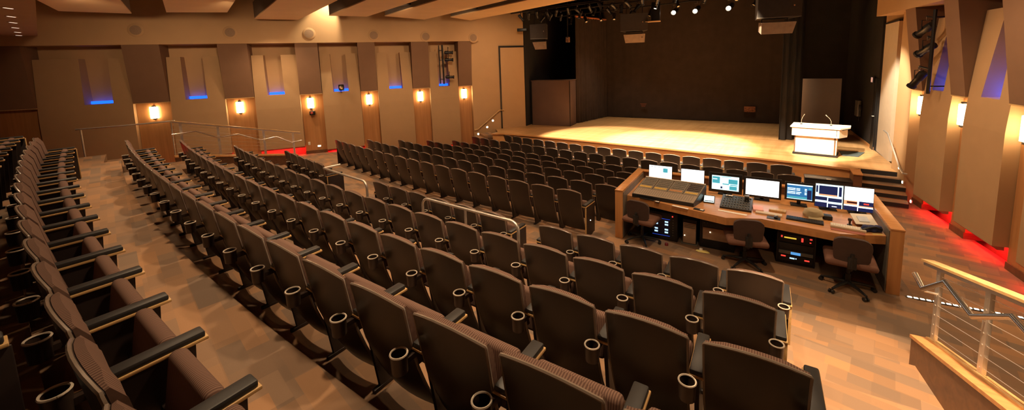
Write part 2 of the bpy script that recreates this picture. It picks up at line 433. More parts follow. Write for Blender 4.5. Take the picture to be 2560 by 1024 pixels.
# ------------------------------------------------------------------ side walls with their fabric panels
def wall_frame(O, d):
    d = Vector((d[0], d[1], 0)).normalized()
    return Vector((O[0], O[1], 0)), d
LO, LD = wall_frame((-15.34, 6.69), (0.508, 0.861)); LN = Vector((0.861, -0.508, 0)).normalized()
RO, RD = wall_frame((1.77, 12.21), (0.195, -0.981)); RN = Vector((-0.981, -0.195, 0)).normalized()
class Wall:
    def __init__(s, O, D, N): s.O, s.D, s.N = O, D, N
    def P(s, t, p, z): return s.O + s.D * t + s.N * p + Vector((0, 0, z))
    def slab(s, mb, t0, t1, p0, p1, z0, z1, m=None):
        P = s.P
        mb.hexa([P(t0, p0, z0), P(t1, p0, z0), P(t1, p1, z0), P(t0, p1, z0), P(t0, p0, z1), P(t1, p0, z1), P(t1, p1, z1), P(t0, p1, z1)], m)
WL, WR = Wall(LO, LD, LN), Wall(RO, RD, RN)
SOFL, SOFR = 4.86, 4.72

def make_upanel(W, side, t0, t1, n0, n1, zf, word, idx):
    """tan panel: straight below, two arms leaning back above, a blue-lit niche between them"""
    zk, zt, P0, P1, PB = 2.5, 4.46, 0.0, -0.15, -0.49
    def p(z): return P0 if z <= zk else P0 + (P1 - P0) * ((z - zk) / (zt - zk)) ** 1.15
    root = thing('acoustic_panel', 'tan fabric wall panel with blue-lit niche, %s' % word, 'wall panel', W.P((t0 + t1) / 2, 0, zf), 0,
                 'tan niche panels on the %s wall' % side)
    L = root.location
    mb = MB()
    zb = zf + 0.34
    zs = [zb, zb + .02, zk] + [zk + (zt - zk) * k / 8 for k in range(1, 9)]
    zn = 3.0
    sl0, sl1 = (0.16, 0.02) if side == 'right' else (-0.03, -0.03)
    def edge(a, z):
        k = max(0.0, (z - zn) / (zt - zn))
        return a + (sl0 * k if a == n0 else sl1 * k if a == n1 else 0)
    def strip(a0, a1, zz):
        grid = [[(W.P(edge(a, z), p(z), z) - L, W.P(edge(a, z), PB, z) - L) for a in (a0, a1)] for z in zz]
        mb.sheet(grid, 0)
    low = sorted(set([z for z in zs if z < zn] + [zn])); high = sorted(set([zn] + [z for z in zs if z > zn]))
    strip(t0, t1, low); strip(t0, n0, high); strip(n1, t1, high)
    mb.obj('panel_face', M_PANEL, root, smooth=False)
    mb = MB(); a, b = n0 + 0.02, n1 - 0.02
    mb.hexa([W.P(a, -0.34, zn) - L, W.P(b, -0.34, zn) - L, W.P(b, -0.42, zn) - L, W.P(a, -0.42, zn) - L,
             W.P(a, -0.34, zn + .09) - L, W.P(b, -0.34, zn + .09) - L, W.P(b, -0.42, zn + .09) - L, W.P(a, -0.42, zn + .09) - L])
    o = mb.obj('blue_light_strip', M_BLUE if side == 'left' else M_BLUER, root, smooth=False); o['label'] = 'glowing blue light strip'
    mb = MB()
    mb.hexa([W.P(t0 + .14, -0.10, zb - .03) - L, W.P(t1 - .14, -0.10, zb - .03) - L, W.P(t1 - .14, -0.22, zb - .03) - L, W.P(t0 + .14, -0.22, zb - .03) - L,
             W.P(t0 + .14, -0.10, zb - .001) - L, W.P(t1 - .14, -0.10, zb - .001) - L, W.P(t1 - .14, -0.22, zb - .001) - L, W.P(t0 + .14, -0.22, zb - .001) - L])
    o = mb.obj('red_light_strip', M_RED, root, smooth=False); o['label'] = 'glowing red light strip under the panel'
    mb = MB()
    mb.hexa([W.P(t0, P0 - .06, zb - .055) - L, W.P(t1, P0 - .06, zb - .055) - L, W.P(t1, P0 - .14, zb - .055) - L, W.P(t0, P0 - .14, zb - .055) - L,
             W.P(t0, P0 + .004, zb) - L, W.P(t1, P0 + .004, zb) - L, W.P(t1, P0 - .14, zb) - L, W.P(t0, P0 - .14, zb) - L])
    mb.obj('bottom_rail', M_REDP, root, smooth=False)
    return root
PBAY = -0.18
def make_bay(W, side, t0, t1, zf, sofz, word):
    c = (t0 + t1) / 2
    r = thing('wood_wall_panel', 'tall maple wood wall panel behind the sconce, %s' % word, 'wall panel', W.P(c, 0, zf), 0, 'maple panels on the %s wall' % side)
    L = r.location; mb = MB()
    P = lambda t, p, z: W.P(t, p, z) - L
    mb.hexa([P(t0, PBAY, zf + .12), P(t1, PBAY, zf + .12), P(t1, -.49, zf + .12), P(t0, -.49, zf + .12), P(t0, PBAY, 2.965), P(t1, PBAY, 2.965), P(t1, -.49, 2.965), P(t0, -.49, 2.965)])
    mb.obj('veneer', M_BAY, r, smooth=False)
    mb = MB()
    mb.hexa([P(t0, PBAY + .02, zf), P(t1, PBAY + .02, zf), P(t1, -.49, zf), P(t0, -.49, zf), P(t0, PBAY + .02, zf + .12), P(t1, PBAY + .02, zf + .12), P(t1, -.49, zf + .12), P(t0, -.49, zf + .12)])
    mb.obj('skirting', M_DARKWOOD, r, smooth=False)
    s = thing('overhead_panel', 'brown fabric panel leaning out above the sconce, %s' % word, 'wall panel', W.P(c, 0, 2.97), 0, 'brown leaning panels on the %s wall' % side)
    L = s.location; mb = MB(); q = 0.02
    P = lambda t, p, z: W.P(t, p, z) - L
    a, b = t0 + .005, t1 - .005
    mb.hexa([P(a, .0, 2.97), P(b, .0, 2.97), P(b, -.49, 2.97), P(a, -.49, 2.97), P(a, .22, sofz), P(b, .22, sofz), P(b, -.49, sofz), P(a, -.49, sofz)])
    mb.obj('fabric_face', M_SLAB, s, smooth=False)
    mb = MB()
    mb.hexa([P(a, .005, 2.95), P(b, .005, 2.95), P(b, -.12, 2.95), P(a, -.12, 2.95), P(a, .005, 2.969), P(b, .005, 2.969), P(b, -.12, 2.969), P(a, -.12, 2.969)])
    mb.obj('edge_trim', M_TRIM, s, smooth=False)
def make_sconce(W, side, t, word, z=2.6):
    r = thing('wall_sconce', 'lit frosted glass wall sconce, %s' % word, 'wall lamp', W.P(t, PBAY, z), math.atan2(W.N.y, W.N.x) - PI / 2, 'wall sconces on the %s wall' % side)
    # local y points into the room
    mb = MB(); mb.bb((-.05, .0, -.22), (.05, .03, .22), .006); mb.obj('back_plate', M_BLACKM, r)
    mb = MB()
    prof = [(x, y) for x, y in [(-.105, .03), (-.105, .085), (-.06, .125), (.06, .125), (.105, .085), (.105, .03)]]
    mb.prism(prof, -.19, .19); mb.obj('glass_shade', M_SCONCE, r, smooth=False)
    for s in (-1, 1):
        mb = MB(); mb.bb((-.035, .02, s * .195), (.035, .11, s * .235), .005); mb.obj('cap', M_BLACKM, r)
def make_floor_light(W, t, p, z, label, group):
    r = thing('step_light', label, 'wall light', W.P(t, p, z), math.atan2(W.N.y, W.N.x) - PI / 2, group)
    mb = MB(); mb.box((0, .006, 0), (.13, .012, .075), None, .004); mb.obj('trim_plate', M_OUTLET, r)
    mb = MB(); mb.box((0, .014, 0), (.10, .008, .05), None, .003); o = mb.obj('lens', M_LEDW, r)
# left wall
LB = [(-8.3, -7.1), (-4.78, -3.81), (-2.24, -1.36), (0.11, 0.86), (2.24, 2.88), (4.26, 4.96), (6.2, 6.79)]
LS = [None, -4.31, -1.86, 0.42, 2.53, 4.56, 6.45]
LZ = [.66, .66, .66, .66, .45, .25, .15]; LZU = [.66, .66, .66, .45, .25, .12]
LNI = [(-5.99, -5.28), (-3.38, -2.76), (-0.95, -0.39), (1.26, 1.81), (3.34, 3.86), (5.36, 5.82)]
words = lambda i, n, side: '%s from the stage on the %s wall' % (ORD[n - i], side)
for i, (t0, t1) in enumerate(LB): make_bay(WL, 'left', t0, t1, LZ[i], SOFL, words(i, len(LB), 'left'))
for i in range(len(LB) - 1):
    make_upanel(WL, 'left', LB[i][1] + .01, LB[i + 1][0] - .01, *LNI[i], LZU[i], words(i, len(LB) - 1, 'left'), i)
for i, t in enumerate(LS):
    if t is not None: make_sconce(WL, 'left', t, words(i, len(LS), 'left'), 2.62)
wl = MB()
WL.slab(wl, -13, 6.95, -0.75, -0.49, -0.3, 7.6)
WL.slab(wl, 6.80, 9.30, -0.75, 0.0, -0.3, 7.6)
WL.slab(wl, -13, -8.32, -0.75, 0.0, -0.3, SOFL)
struct(wl, 'wall_left', M_WALL)
sf = MB(); WL.slab(sf, -13, 7.1, -0.49, 0.25, SOFL, 7.6)
struct(sf, 'trim_1', M_WALL, label='plain tan bulkhead above the left wall panels')
# right wall
RB = [(-0.26, 0.22), (1.33, 1.81), (2.95, 3.48), (4.58, 5.12), (6.2, 6.75)]
RS = [-.03, 1.55, 3.20, 4.84, 6.5]
RNI = [(0.55, 0.98), (2.18, 2.66), (3.8, 4.30), (5.45, 5.95)]
for i, (t0, t1) in enumerate(RB): make_bay(WR, 'right', t0, t1, 0.35, SOFR, '%s from the stage on the right wall' % ORD[i + 1])
for i in range(len(RB) - 1):
    make_upanel(WR, 'right', RB[i][1] + .01, RB[i + 1][0] - .01, *RNI[i], 0.35, '%s from the stage on the right wall' % ORD[i + 1], i)
for i, t in enumerate(RS): make_sconce(WR, 'right', t, '%s from the stage on the right wall' % ORD[i + 1], 2.62)
wr = MB()
WR.slab(wr, -1.0, 16, -0.75, -0.49, -0.3, 7.6)
WR.slab(wr, -1.0, -0.27, -0.75, 0.0, -0.3, 7.6)
WR.slab(wr, -3.4, -0.99, -0.75, -0.36, -0.3, 7.6)
WR.slab(wr, 6.9, 16, -0.75, 0.0, -0.3, 7.6)
struct(wr, 'wall_right', M_WALL)
sf = MB(); WR.slab(sf, -1.85, 16, -0.49, 0.25, SOFR, 7.6)
struct(sf, 'trim_2', M_WALL, label='plain tan bulkhead above the right wall panels')
# pale pilaster beside the stage
pil = thing('stage_side_panel', 'tall pale panel at the right edge of the stage, lit by a spot', 'wall panel', (1.6, 14.4, 0.95))
mb = MB(); mb.prism([(1.49 - 1.6, 15.4 - 14.4), (1.60 - 1.6, 14.0 - 14.4), (1.76 - 1.6, 14.02 - 14.4), (1.72 - 1.6, 15.4 - 14.4)], 0.0, 3.62)
mb.obj('panel_face', M_WHITEP, pil, smooth=False)
mb = MB(); mb.prism([(1.48 - 1.6, 15.4 - 14.4), (1.595 - 1.6, 13.99 - 14.4), (1.77 - 1.6, 14.0 - 14.4), (1.73 - 1.6, 15.4 - 14.4)], 3.62, 3.66)
mb.obj('top_cap', M_BLACK, pil, smooth=False)
# step lights on the walls
make_floor_light(WR, 1.66, PBAY + .001, 0.74, 'small white step light at the base of the right wall, between the red glows', 'low wall lights')
make_floor_light(WR, 3.35, PBAY + .001, 0.80, 'small white step light low on the right wall, nearest the railing', 'low wall lights')
make_floor_light(WL, 0.58, PBAY + .001, 0.93, 'white step light low on the left wall panel behind the cross-aisle', 'low wall lights')
r = thing('wall_outlet', 'pale outlet plate low on the left wood panel', 'outlet', WL.P(0.24, PBAY, 1.06), math.atan2(LN.y, LN.x) - PI / 2)
mb = MB(); mb.box((0, .006, 0), (.075, .012, .12), None, .004); mb.obj('plate', M_OUTLET, r)
mb = MB(); mb.box((0, .013, .028), (.035, .004, .03)).box((0, .013, -.028), (.035, .004, .03)); mb.obj('sockets', M_BEIGE, r)

# round loudspeaker grilles on the left bulkhead
for i, (t, z) in enumerate([(-4.33, 5.32), (-1.80, 5.24), (0.63, 5.19), (2.87, 5.12), (4.87, 5.06), (6.87, 5.0)]):
    r = thing('wall_speaker', 'round brown speaker grille on the left bulkhead, %s from the stage' % ORD[6 - i], 'speaker',
              WL.P(t, .25, z), math.atan2(LN.y, LN.x) - PI / 2, 'round speaker grilles')
    mb = MB(); mb.lathe([(.205, 0), (.215, .012), (.20, .022)], rot=RotX(-PI / 2), seg=28); mb.obj('rim', M_WALL, r)
    mb = MB(); mb.lathe([(.198, 0), (.198, .016), (.12, .026), (.0, .028)], rot=RotX(-PI / 2), seg=28); mb.obj('grille', M_GRILLE, r)

# door on the plain wall left of the stage
dr = thing('door_1', None, None, WL.P(8.7, 0, 0.95), math.atan2(LN.y, LN.x) - PI / 2); dr['kind'] = 'structure'
dr['label'] = 'tall tan door panel in a dark frame left of the stage'
mb = MB(); mb.bb((-.56, .0, 0), (.56, .03, 3.62)); mb.obj('door_leaf', M_WALL, dr, smooth=False)
mb = MB(); mb.bb((.56, 0, 0), (.62, .05, 3.70)).bb((-.60, 0, 3.62), (.56, .05, 3.70)); mb.obj('door_frame', M_BLACKM, dr, smooth=False)

# ------------------------------------------------------------------ ceiling, rear
ce = MB(); ce.bb((-24, -7, 7.6), (8, 21.5, 7.8)); struct(ce, 'ceiling', M_CEIL)
wb = MB(); wb.bb((-24, -6.8, -0.4), (8, -6.5, 7.6)); struct(wb, 'wall_back', M_WALL)
dc = MB(); dc.prism([(-20.6, -6.4), (5, -6.4), (5, 0.35), (-8, 0.42), (-20.6, 0.92)], 5.15, 7.6); struct(dc, 'trim_3', M_WALL, label='lowered tan ceiling over the rear seats')
SL = [(-11.66, 0.24), (-13.14, 0.29), (-14.45, 0.33), (-15.82, 0.38), (-17.2, 0.44), (-18.38, 0.48)]
for i, (x, y) in enumerate(SL):
    r = thing('slot_downlight', 'narrow slot light in the rear ceiling, %s from the left wall' % ORD[6 - i], 'ceiling light', (x, y, 5.15), 0.88, 'slot lights in the rear ceiling')
    mb = MB(); mb.box((0, 0, -.004), (.07, .20, .008)); mb.obj('frame', M_WALL, r)
    mb = MB(); mb.box((0, 0, -.010), (.028, .16, .006)); mb.obj('lens', M_SLOT, r)
# reflector clouds under the ceiling: each a thick board running from the left wall across the hall
CL = [((-15.9, 1.15), (-15.5, 2.5), 5.62, 'nearest the rear ceiling'), ((-14.7, 3.1), (-13.8, 4.3), 5.62, 'second from the rear'),
      ((-15.0, 5.42), (-14.45, 6.6), 5.62, 'third from the rear'), ((-13.0, 6.95), (-12.5, 8.05), 5.64, 'third from the stage'),
      ((-11.9, 8.35), (-11.9, 10.1), 5.62, 'second from the stage'), ((-10.9, 10.5), (-11.2, 11.9), 5.64, 'nearest the stage')]
for i, (A, B, z, w) in enumerate(CL):
    r = thing('ceiling_cloud', 'tan acoustic ceiling board reaching from the left wall, %s' % w, 'ceiling panel', ((A[0] + B[0]) / 2, (A[1] + B[1]) / 2, z), 0, 'tan ceiling boards')
    L = r.location
    dx, dy = 11.0, -2.5
    pts = [A, (A[0] + dx, A[1] + dy), (B[0] + dx, B[1] + dy), B]
    mb = MB(); mb.prism([(x - L.x, y - L.y) for x, y in pts], 0.0, 0.03); mb.obj('board', M_CLOUD, r, smooth=False)
    e = 0.01
    q = [(A[0] + e, A[1] + e), (A[0] + dx, A[1] + dy + e), (B[0] + dx, B[1] + dy - e), (B[0] + e, B[1] - e)]
    mb = MB(); mb.prism([(x - L.x, y - L.y) for x, y in q], 0.03, 0.55); mb.obj('edge_casing', M_CLOUDD, r, smooth=False)
    mb = MB()
    for k in (0.2, 0.8):
        px, py = A[0] + dx * .5 * k + .6, A[1] + dy * .5 * k + (B[1] - A[1]) * .5
        mb.tube([(px - L.x, py - L.y, .55), (px - L.x, py - L.y, 1.95)], .012, 6)
    mb.obj('hanger', M_BLACKM, r)
for i, (x, y) in enumerate([(-11.5, 8.25), (-10.2, 8.45), (-9.3, 10.45), (-10.3, 12.75), (-8.4, 10.9), (-9.3, 12.8), (-13.6, 5.2)]):
    r = thing('ceiling_downlight', 'small bright downlight between the ceiling boards, %s from the rear' % ORD[[1, 2, 3, 6, 4, 7, 0][i] + 0] if i < 6 else 'small bright downlight between ceiling boards near the left wall',
              'ceiling light', (x, y, 6.0), 0, 'ceiling downlights')
    mb = MB(); mb.lathe([(.085, 0), (.095, .04), (.095, .22), (.03, .26), (.03, 1.6)], seg=16); mb.obj('housing', M_BLACKM, r)
    mb = MB(); mb.lathe([(.0, -.004), (.08, -.004), (.08, .0)], seg=16); mb.obj('lens', M_DOWN, r)
for i, (x, y, s) in enumerate([(-10.1, 7.7, .5), (-9.5, 10.05, .7)]):
    r = thing('ceiling_speaker', ['black box speaker hung between ceiling boards, farther from the stage', 'black box speaker hung between ceiling boards, nearer the stage'][i], 'speaker', (x, y, 5.72), .3, 'black ceiling speakers')
    mb = MB(); mb.box((0, 0, .2), (s, .34, .4), None, .02); mb.obj('cabinet', M_BLACKP, r)
    mb = MB(); mb.box((0, -.175, .2), (s * .9, .01, .34)); mb.obj('grille', M_BLACKM, r)
    mb = MB(); mb.tube([(0, 0, .4), (0, 0, 1.85)], .02, 6); mb.obj('hanger', M_BLACKM, r)

# ------------------------------------------------------------------ stage
SZ = 0.95
lip = [(-10.75, 12.40), (-10.3, 12.62), (-9.2, 12.78), (-7.69, 12.86), (-5.16, 12.90), (-3.05, 12.88), (-1.54, 12.86), (-0.06, 12.82), (0.83, 12.66)]
stage = thing('stage', 'raised wooden stage with orange cherry front, spotlit boards', 'stage', (-5, 16, 0))
S0 = Vector((-5, 16, 0))
back = [(0.96, 12.83), (1.72, 12.83), (1.62, 14.0), (1.45, 15.5), (1.1, 20.4), (-11.2, 20.4), (-10.75, 14.4), (-11.35, 13.4), (-10.8, 12.9)]
mb = MB(); mb.prism([(x + 5, y - 16) for x, y in lip + back], SZ - .05, SZ); mb.obj('deck', M_STAGE, stage, smooth=False)
mb = MB()
ins = [(x * .999 - .005, y + .05) for x, y in lip]
mb.prism([(x + 5, y - 16) for x, y in ins] + [(x + 5, y - 16 + .12) for x, y in ins[::-1]], 0, SZ - .05); mb.obj('fascia', M_ORANGE, stage, smooth=False)
mb = MB()
mb.prism([(x + 5, y - 16 - .012) for x, y in lip] + [(x + 5, y - 16 + .07) for x, y in lip[::-1]], SZ - .045, SZ + .002); mb.obj('nosing', M_DESK, stage, smooth=False)
# cheek wall and right steps
ck = thing('stair_cheek', 'low dark wood wall end beside the right stage steps', 'wall', (0.88, 12.45, 0))
mb = MB(); mb.prism([(-.10, .24), (-.06, -.30), (.10, -.28), (.08, .24)], 0, .93); mb.obj('body', M_DARKWOOD, ck, smooth=False)
mb = MB(); mb.prism([(-.11, .22), (-.07, -.32), (.11, -.30), (.09, .22)], .93, .952); mb.obj('cap', M_DESK, ck, smooth=False)
st = thing('stage_steps', 'dark carpeted steps up to the right of the stage', 'steps', (1.35, 12.3, 0.35))
for k in range(4):
    mb = MB(); y1 = .53; y0 = .53 - .24 * (4 - k)
    mb.bb((-.36, y0, 0), (.40, y1, .12 * (k + 1)), .006); mb.obj('step', M_DARKWOOD if False else M_CARPET, st, smooth=False)
    mb = MB(); mb.bb((-.36, y0 - .004, .12 * (k + 1) - .10), (.40, y0 - .001, .12 * (k + 1) - .01)); mb.obj('riser', M_BLACK, st, smooth=False)
mb = MB(); mb.bb((-.36, .524, .485), (.36, .529, .59)); mb.obj('riser', M_BLACK, st, smooth=False)
sl = thing('stage_steps', 'carpeted steps up to the left of the stage', 'steps', (-11.35, 12.45, 0.66), -0.53)
for k in range(2):
    mb = MB(); mb.bb((-.35, -.2 + .28 * k - .1, 0), (.35, .5, .1 * (k + 1)), .006); mb.obj('step', M_CARPET, sl, smooth=False)
# stage shell
sw = MB(); sw.bb((-12, 20.4, -.3), (2.5, 20.6, 7.6)); struct(sw, 'wall_stage', M_BLACK)
sw = MB(); sw.prism([(-10.62, 14.75), (-11.3, 20.4), (-11.6, 20.4), (-11.0, 14.85)], -.3, 7.6); struct(sw, 'wall_stage_left', M_BLACK)
sw = MB(); sw.prism([(1.44, 15.42), (1.07, 18.65), (0.95, 20.4), (1.4, 20.4), (2.2, 15.42)], -.3, 7.6); struct(sw, 'wall_stage_right', M_BLACK)
bt = MB(); bt.prism([(1.425, 15.45), (1.05, 18.65), (1.07, 18.65), (1.445, 15.45)], SZ, SZ + .09); struct(bt, 'baseboard_stage', M_ORANGE)
def drape(name, label, pts, z0, z1, folds, amp, m, group=None, hem=None):
    """curtain hanging along a plan line, with pleats"""
    pts = [Vector((x, y, 0)) for x, y in pts]
    L = pts[0].lerp(pts[-1], .5); L.z = z0
    r = thing(name, label, 'curtain', L, 0, group)
    seglen = [(b - a).length for a, b in zip(pts, pts[1:])]; tot = sum(seglen)
    n = folds * 6; rows = []
    for i in range(n + 1):
        s = tot * i / n; k = 0
        while k < len(seglen) - 1 and s > seglen[k]: s -= seglen[k]; k += 1
        d = (pts[k + 1] - pts[k]).normalized(); q = pts[k] + d * min(s, seglen[k]); nrm = Vector((-d.y, d.x, 0))
        w = math.sin(2 * PI * folds * i / n) + .3 * math.sin(2 * PI * folds * .37 * i / n + 1)
        rows.append((q, nrm, w))
    mb = MB(); grid = []
    for z, am in ((z0, 1.0), ((z0 + z1) / 2, .85), (z1, .55)):
        grid.append([((q + nr * (amp * am * w) + Vector((0, 0, z)) - L), (q + nr * (amp * am * w + .012) + Vector((0, 0, z)) - L)) for q, nr, w in rows])
    mb.sheet(grid, 0); mb.obj('cloth', m, r)
    mb = MB(); mb.tube([p + Vector((0, 0, z1 + .03)) - L for p in pts], .045 if hem else .025, 8); o = mb.obj('track', hem or M_BLACKM, r)
    return r
drape('stage_backdrop', 'wide dark curtain hanging across the back of the stage', [(-8.7, 19.05), (-0.9, 19.8)], SZ + .02, 7.2, 26, .006, M_DRAPE)
drape('side_curtain', 'pleated brown curtain at the left side of the stage', [(-8.83, 16.35), (-8.7, 17.6), (-8.55, 19.0)], SZ + .02, 5.86, 12, .07, M_DRAPE, None, pmat('track_red_wood', (.62, .22, .10), .5))
drape('side_curtain', 'black curtain leg at the right side of the stage behind podium', [(-0.90, 15.85), (-0.45, 16.2), (-0.40, 17.4)], SZ + .02, 7.3, 8, .045, M_BLACK)
r = thing('grey_flat', 'grey upright panel standing behind the white podium', 'panel', (0.16, 17.6, SZ))
mb = MB(); mb.box((0, 0, 1.0), (1.10, .06, 2.0), None, .006); mb.obj('face', M_GREYP, r)
for s in (-1, 1):
    mb = MB(); mb.box((s * .4, .25, .02), (.06, .5, .04)).tube([(s * .4, .48, .04), (s * .4, .05, 1.2)], .015, 6); mb.obj('brace', M_BLACKM, r)
r = thing('storage_box', 'tall brown boxed enclosure on the left side of the stage', 'box', (-9.68, 15.7, SZ), 0.185)
mb = MB(); mb.box((0, 0, 1.03), (1.88, .86, 2.06), None, .01); mb.obj('body', M_BOX, r)
mb = MB(); mb.box((0, 0, 2.075), (1.92, .90, .03), None, .005); mb.obj('top_board', M_BOX, r)
mb = MB(); mb.box((.93, -.43, 1.03), (.03, .02, 2.05)).box((-.93, -.43, 1.03), (.03, .02, 2.05)); mb.obj('corner_strip', M_BLACKM, r)
# podium
pd = thing('podium', 'wide pale wood podium with two microphones on the stage', 'podium', (0.10, 14.12, SZ), -0.07)
mb = MB(); mb.bb((-.50, -.25, .06), (.46, .30, .56), .01); mb.obj('base_cabinet', M_PODIUM, pd)
mb = MB(); mb.bb((-.50, -.262, .06), (-.475, -.248, .56)).bb((.40, -.262, .06), (.43, -.248, .56)); mb.obj('dark_stile', M_DARKWOOD, pd, smooth=False)
mb = MB(); mb.bb((-.53, -.28, 0), (.49, .33, .06), .01); mb.obj('plinth', M_BLACKM, pd)
mb = MB()
mb.prism([(-.56, -.34), (.50, -.34), (.66, -.02), (.66, .36), (-.56, .36)], .56, .80); mb.obj('desk_box', M_PODIUM, pd, smooth=False)
mb = MB()
mb.prism([(-.60, -.38), (.52, -.38), (.72, -.02), (.72, .40), (-.60, .40)], .80, lambda x, y: .835 - .0 * y); mb.obj('desk_top', M_PODIUM, pd, smooth=False)
mb = MB(); mb.bb((.44, -.345, .60), (.45, -.338, .78)).prism([(.555, -.245), (.667, -.02), (.667, .2), (.655, .2), (.65, -.02), (.545, -.24)], .765, .785); mb.obj('shadow_gap', M_BLACKM, pd, smooth=False)
for i, (x, w) in enumerate([(-.38, .05), (.30, -.10)]):
    m = thing('microphone', ['thin gooseneck microphone on the left end of the podium', 'thin gooseneck microphone on the right end of the podium'][i], 'microphone',
              (0.10 + x, 14.22, SZ + .835), 0, 'podium microphones')
    mb = MB(); mb.lathe([(.03, 0), (.03, .015), (.012, .02)], seg=12); mb.obj('foot', M_BLACKM, m)
    mb = MB(); mb.tube([(0, 0, .02), (0, 0, .12), (w * .35, -.01, .2), (w, -.03, .27)], .006, 6); mb.obj('gooseneck', M_CHROME, m)
    mb = MB(); mb.tube([(w, -.03, .27), (w * 1.3, -.04, .31)], [.011, .013], 8); mb.obj('capsule', M_CHROME, m)
r = thing('floor_mat', 'dark mat on the stage beside the podium', 'mat', (0.90, 14.55, SZ), 0.2)
mb = MB(); mb.prism([(-.28, -.30), (.06, -.36), (.38, .30), (-.20, .34)], 0, .012); mb.obj('rubber', M_TEAL, r, smooth=False)
# things on the right stage wall
r = thing('wall_sign', 'small pale reddish sign on the black wall right of the stage', 'sign', (1.36, 15.8, 3.0), PI / 2 + .11)
mb = MB(); mb.box((0, .02, 0), (.20, .04, .17), None, .006); mb.obj('case', M_BLACKP, r)
mb = MB(); mb.box((0, .043, 0), (.17, .008, .14)); mb.obj('face', M_SIGN, r)
r = thing('wall_box', 'grey control box with small handset on the stage right wall', 'box', (1.20, 17.3, 1.98), PI / 2 + .12)
mb = MB(); mb.box((0, .05, 0), (.34, .10, .52), None, .01); mb.obj('case', M_GREYPL, r)
mb = MB(); mb.box((-.26, .04, .05), (.08, .07, .18), None, .02).tube([(-.26, .05, -.04), (-.25, .06, -.3), (-.2, .05, -.42), (-.1, .05, -.35)], .008, 6); mb.obj('handset', M_BLACKP, r)
r = thing('stage_door', 'dark door in the black wall right of the stage', 'door', (1.42, 15.6, SZ), PI / 2 + .11)
mb = MB(); mb.box((.0, .015, 1.05), (.30, .03, 2.1), None, .004); mb.obj('leaf', M_BLACKP, r)
mb = MB(); mb.tube([(-.1, .03, 1.0), (-.1, .07, 1.0), (-.02, .07, 1.0)], .012, 6); mb.obj('handle', M_STEEL, r)
# small panels on the backdrop foot
r = thing('backdrop_plate', 'small orange plate low on the back curtain, right of centre', 'plate', (-2.2, 19.55, 1.55), .095)
mb = MB(); mb.box((0, 0, 0), (.42, .03, .24), None, .005); mb.obj('plate', pmat('plate_copper', (.22, .07, .02), .6, var=.8, scale=25), r)  # strongly mottled orange-brown base colour
r = thing('backdrop_plate', 'small dim slatted plate low on the back curtain, left of centre', 'plate', (-6.65, 19.10, 1.62), .095)
mb = MB()
for k in range(3): mb.box((0, 0, -.06 + .06 * k), (.3 - .06 * (2 - k), .03, .02))
mb.obj('slats', pmat('plate_copper_dim', (.25, .07, .03), .6), r)

# guide rails on the stage steps and their step lights
r = thing('handrail', 'sloping steel handrail on the wall by the left stage steps', 'handrail', WL.P(7.2, .1, 1.0))
L = r.location
pts = [WL.P(6.78, .08, 1.02), WL.P(6.95, .08, 1.03), WL.P(8.0, .08, 1.80), WL.P(8.22, .08, 1.78)]
mb = MB(); mb.tube([p - L for p in pts], .02, 8); mb.obj('rail', M_TRIM, r)
for t, z in ((7.1, 1.10), (7.85, 1.66)):
    mb = MB(); mb.tube([WL.P(t, 0, z - .06) - L, WL.P(t, .07, z - .04) - L, WL.P(t, .08, z) - L], .009, 6); mb.obj('bracket', M_STEEL, r)
for i, (t, z) in enumerate([(6.97, .80), (7.4, 1.07), (7.68, 1.34)]):
    make_round = thing('step_light', 'round glowing step light by the left stage steps, %s' % ['lowest', 'middle', 'highest'][i], 'wall light', WL.P(t, .0, z), math.atan2(LN.y, LN.x) - PI / 2, 'step lights left of the stage')
    mb = MB(); mb.lathe([(.06, 0), (.06, .012), (.05, .016)], rot=RotX(-PI / 2)); mb.obj('ring', M_STEEL, make_round)
    mb = MB(); mb.lathe([(.045, .014), (.04, .022), (.0, .026)], rot=RotX(-PI / 2)); mb.obj('lens', M_LEDW, make_round)
r = thing('handrail', 'sloping steel handrail on the wall by the right stage steps', 'handrail', WR.P(-.6, .1, 1.2))
L = r.location
pts = [WR.P(-1.35, .08, 1.83), WR.P(-1.1, .08, 1.80), WR.P(-.28, .08, 1.12), WR.P(-.10, .08, 1.05), WR.P(-.06, .02, 1.05)]
mb = MB(); mb.tube([p - L for p in pts], .02, 8); mb.obj('rail', M_STEEL, r)
for t, z in ((-.85, 1.57), (-.32, 1.14)):
    mb = MB(); mb.tube([WR.P(t, 0, z - .08) - L, WR.P(t, .07, z - .05) - L, WR.P(t, .08, z) - L], .009, 6); mb.obj('bracket', M_STEEL, r)
for i, (t, z) in enumerate([(-.52, 1.08), (-.28, .80), (.20, .50)]):
    q = thing('step_light', 'round glowing step light by the right stage steps, %s' % ['highest', 'middle', 'lowest'][i], 'wall light', WR.P(t, .0, z), math.atan2(RN.y, RN.x) - PI / 2, 'step lights right of the stage')
    mb = MB(); mb.lathe([(.045, 0), (.045, .012), (.038, .016)], rot=RotX(-PI / 2)); mb.obj('ring', M_STEEL, q)
    mb = MB(); mb.lathe([(.034, .014), (.03, .022), (.0, .026)], rot=RotX(-PI / 2)); mb.obj('lens', M_LEDW, q)
r = thing('equipment_case', 'long low black case in front of the stage by the right steps', 'case', (0.36, 12.0, 0), .09)
mb = MB(); mb.bb((-.46, -.05, 0), (.44, .32, .76), .015); mb.obj('body', M_BLACKP, r)
mb = MB(); mb.bb((-.47, -.06, .76), (.45, .33, .785), .006); mb.obj('lid', M_BLACKM, r)
mb = MB(); mb.box((0, -.03, .79), (.09, .03, .012)); mb.obj('latch', M_OUTLET, r)
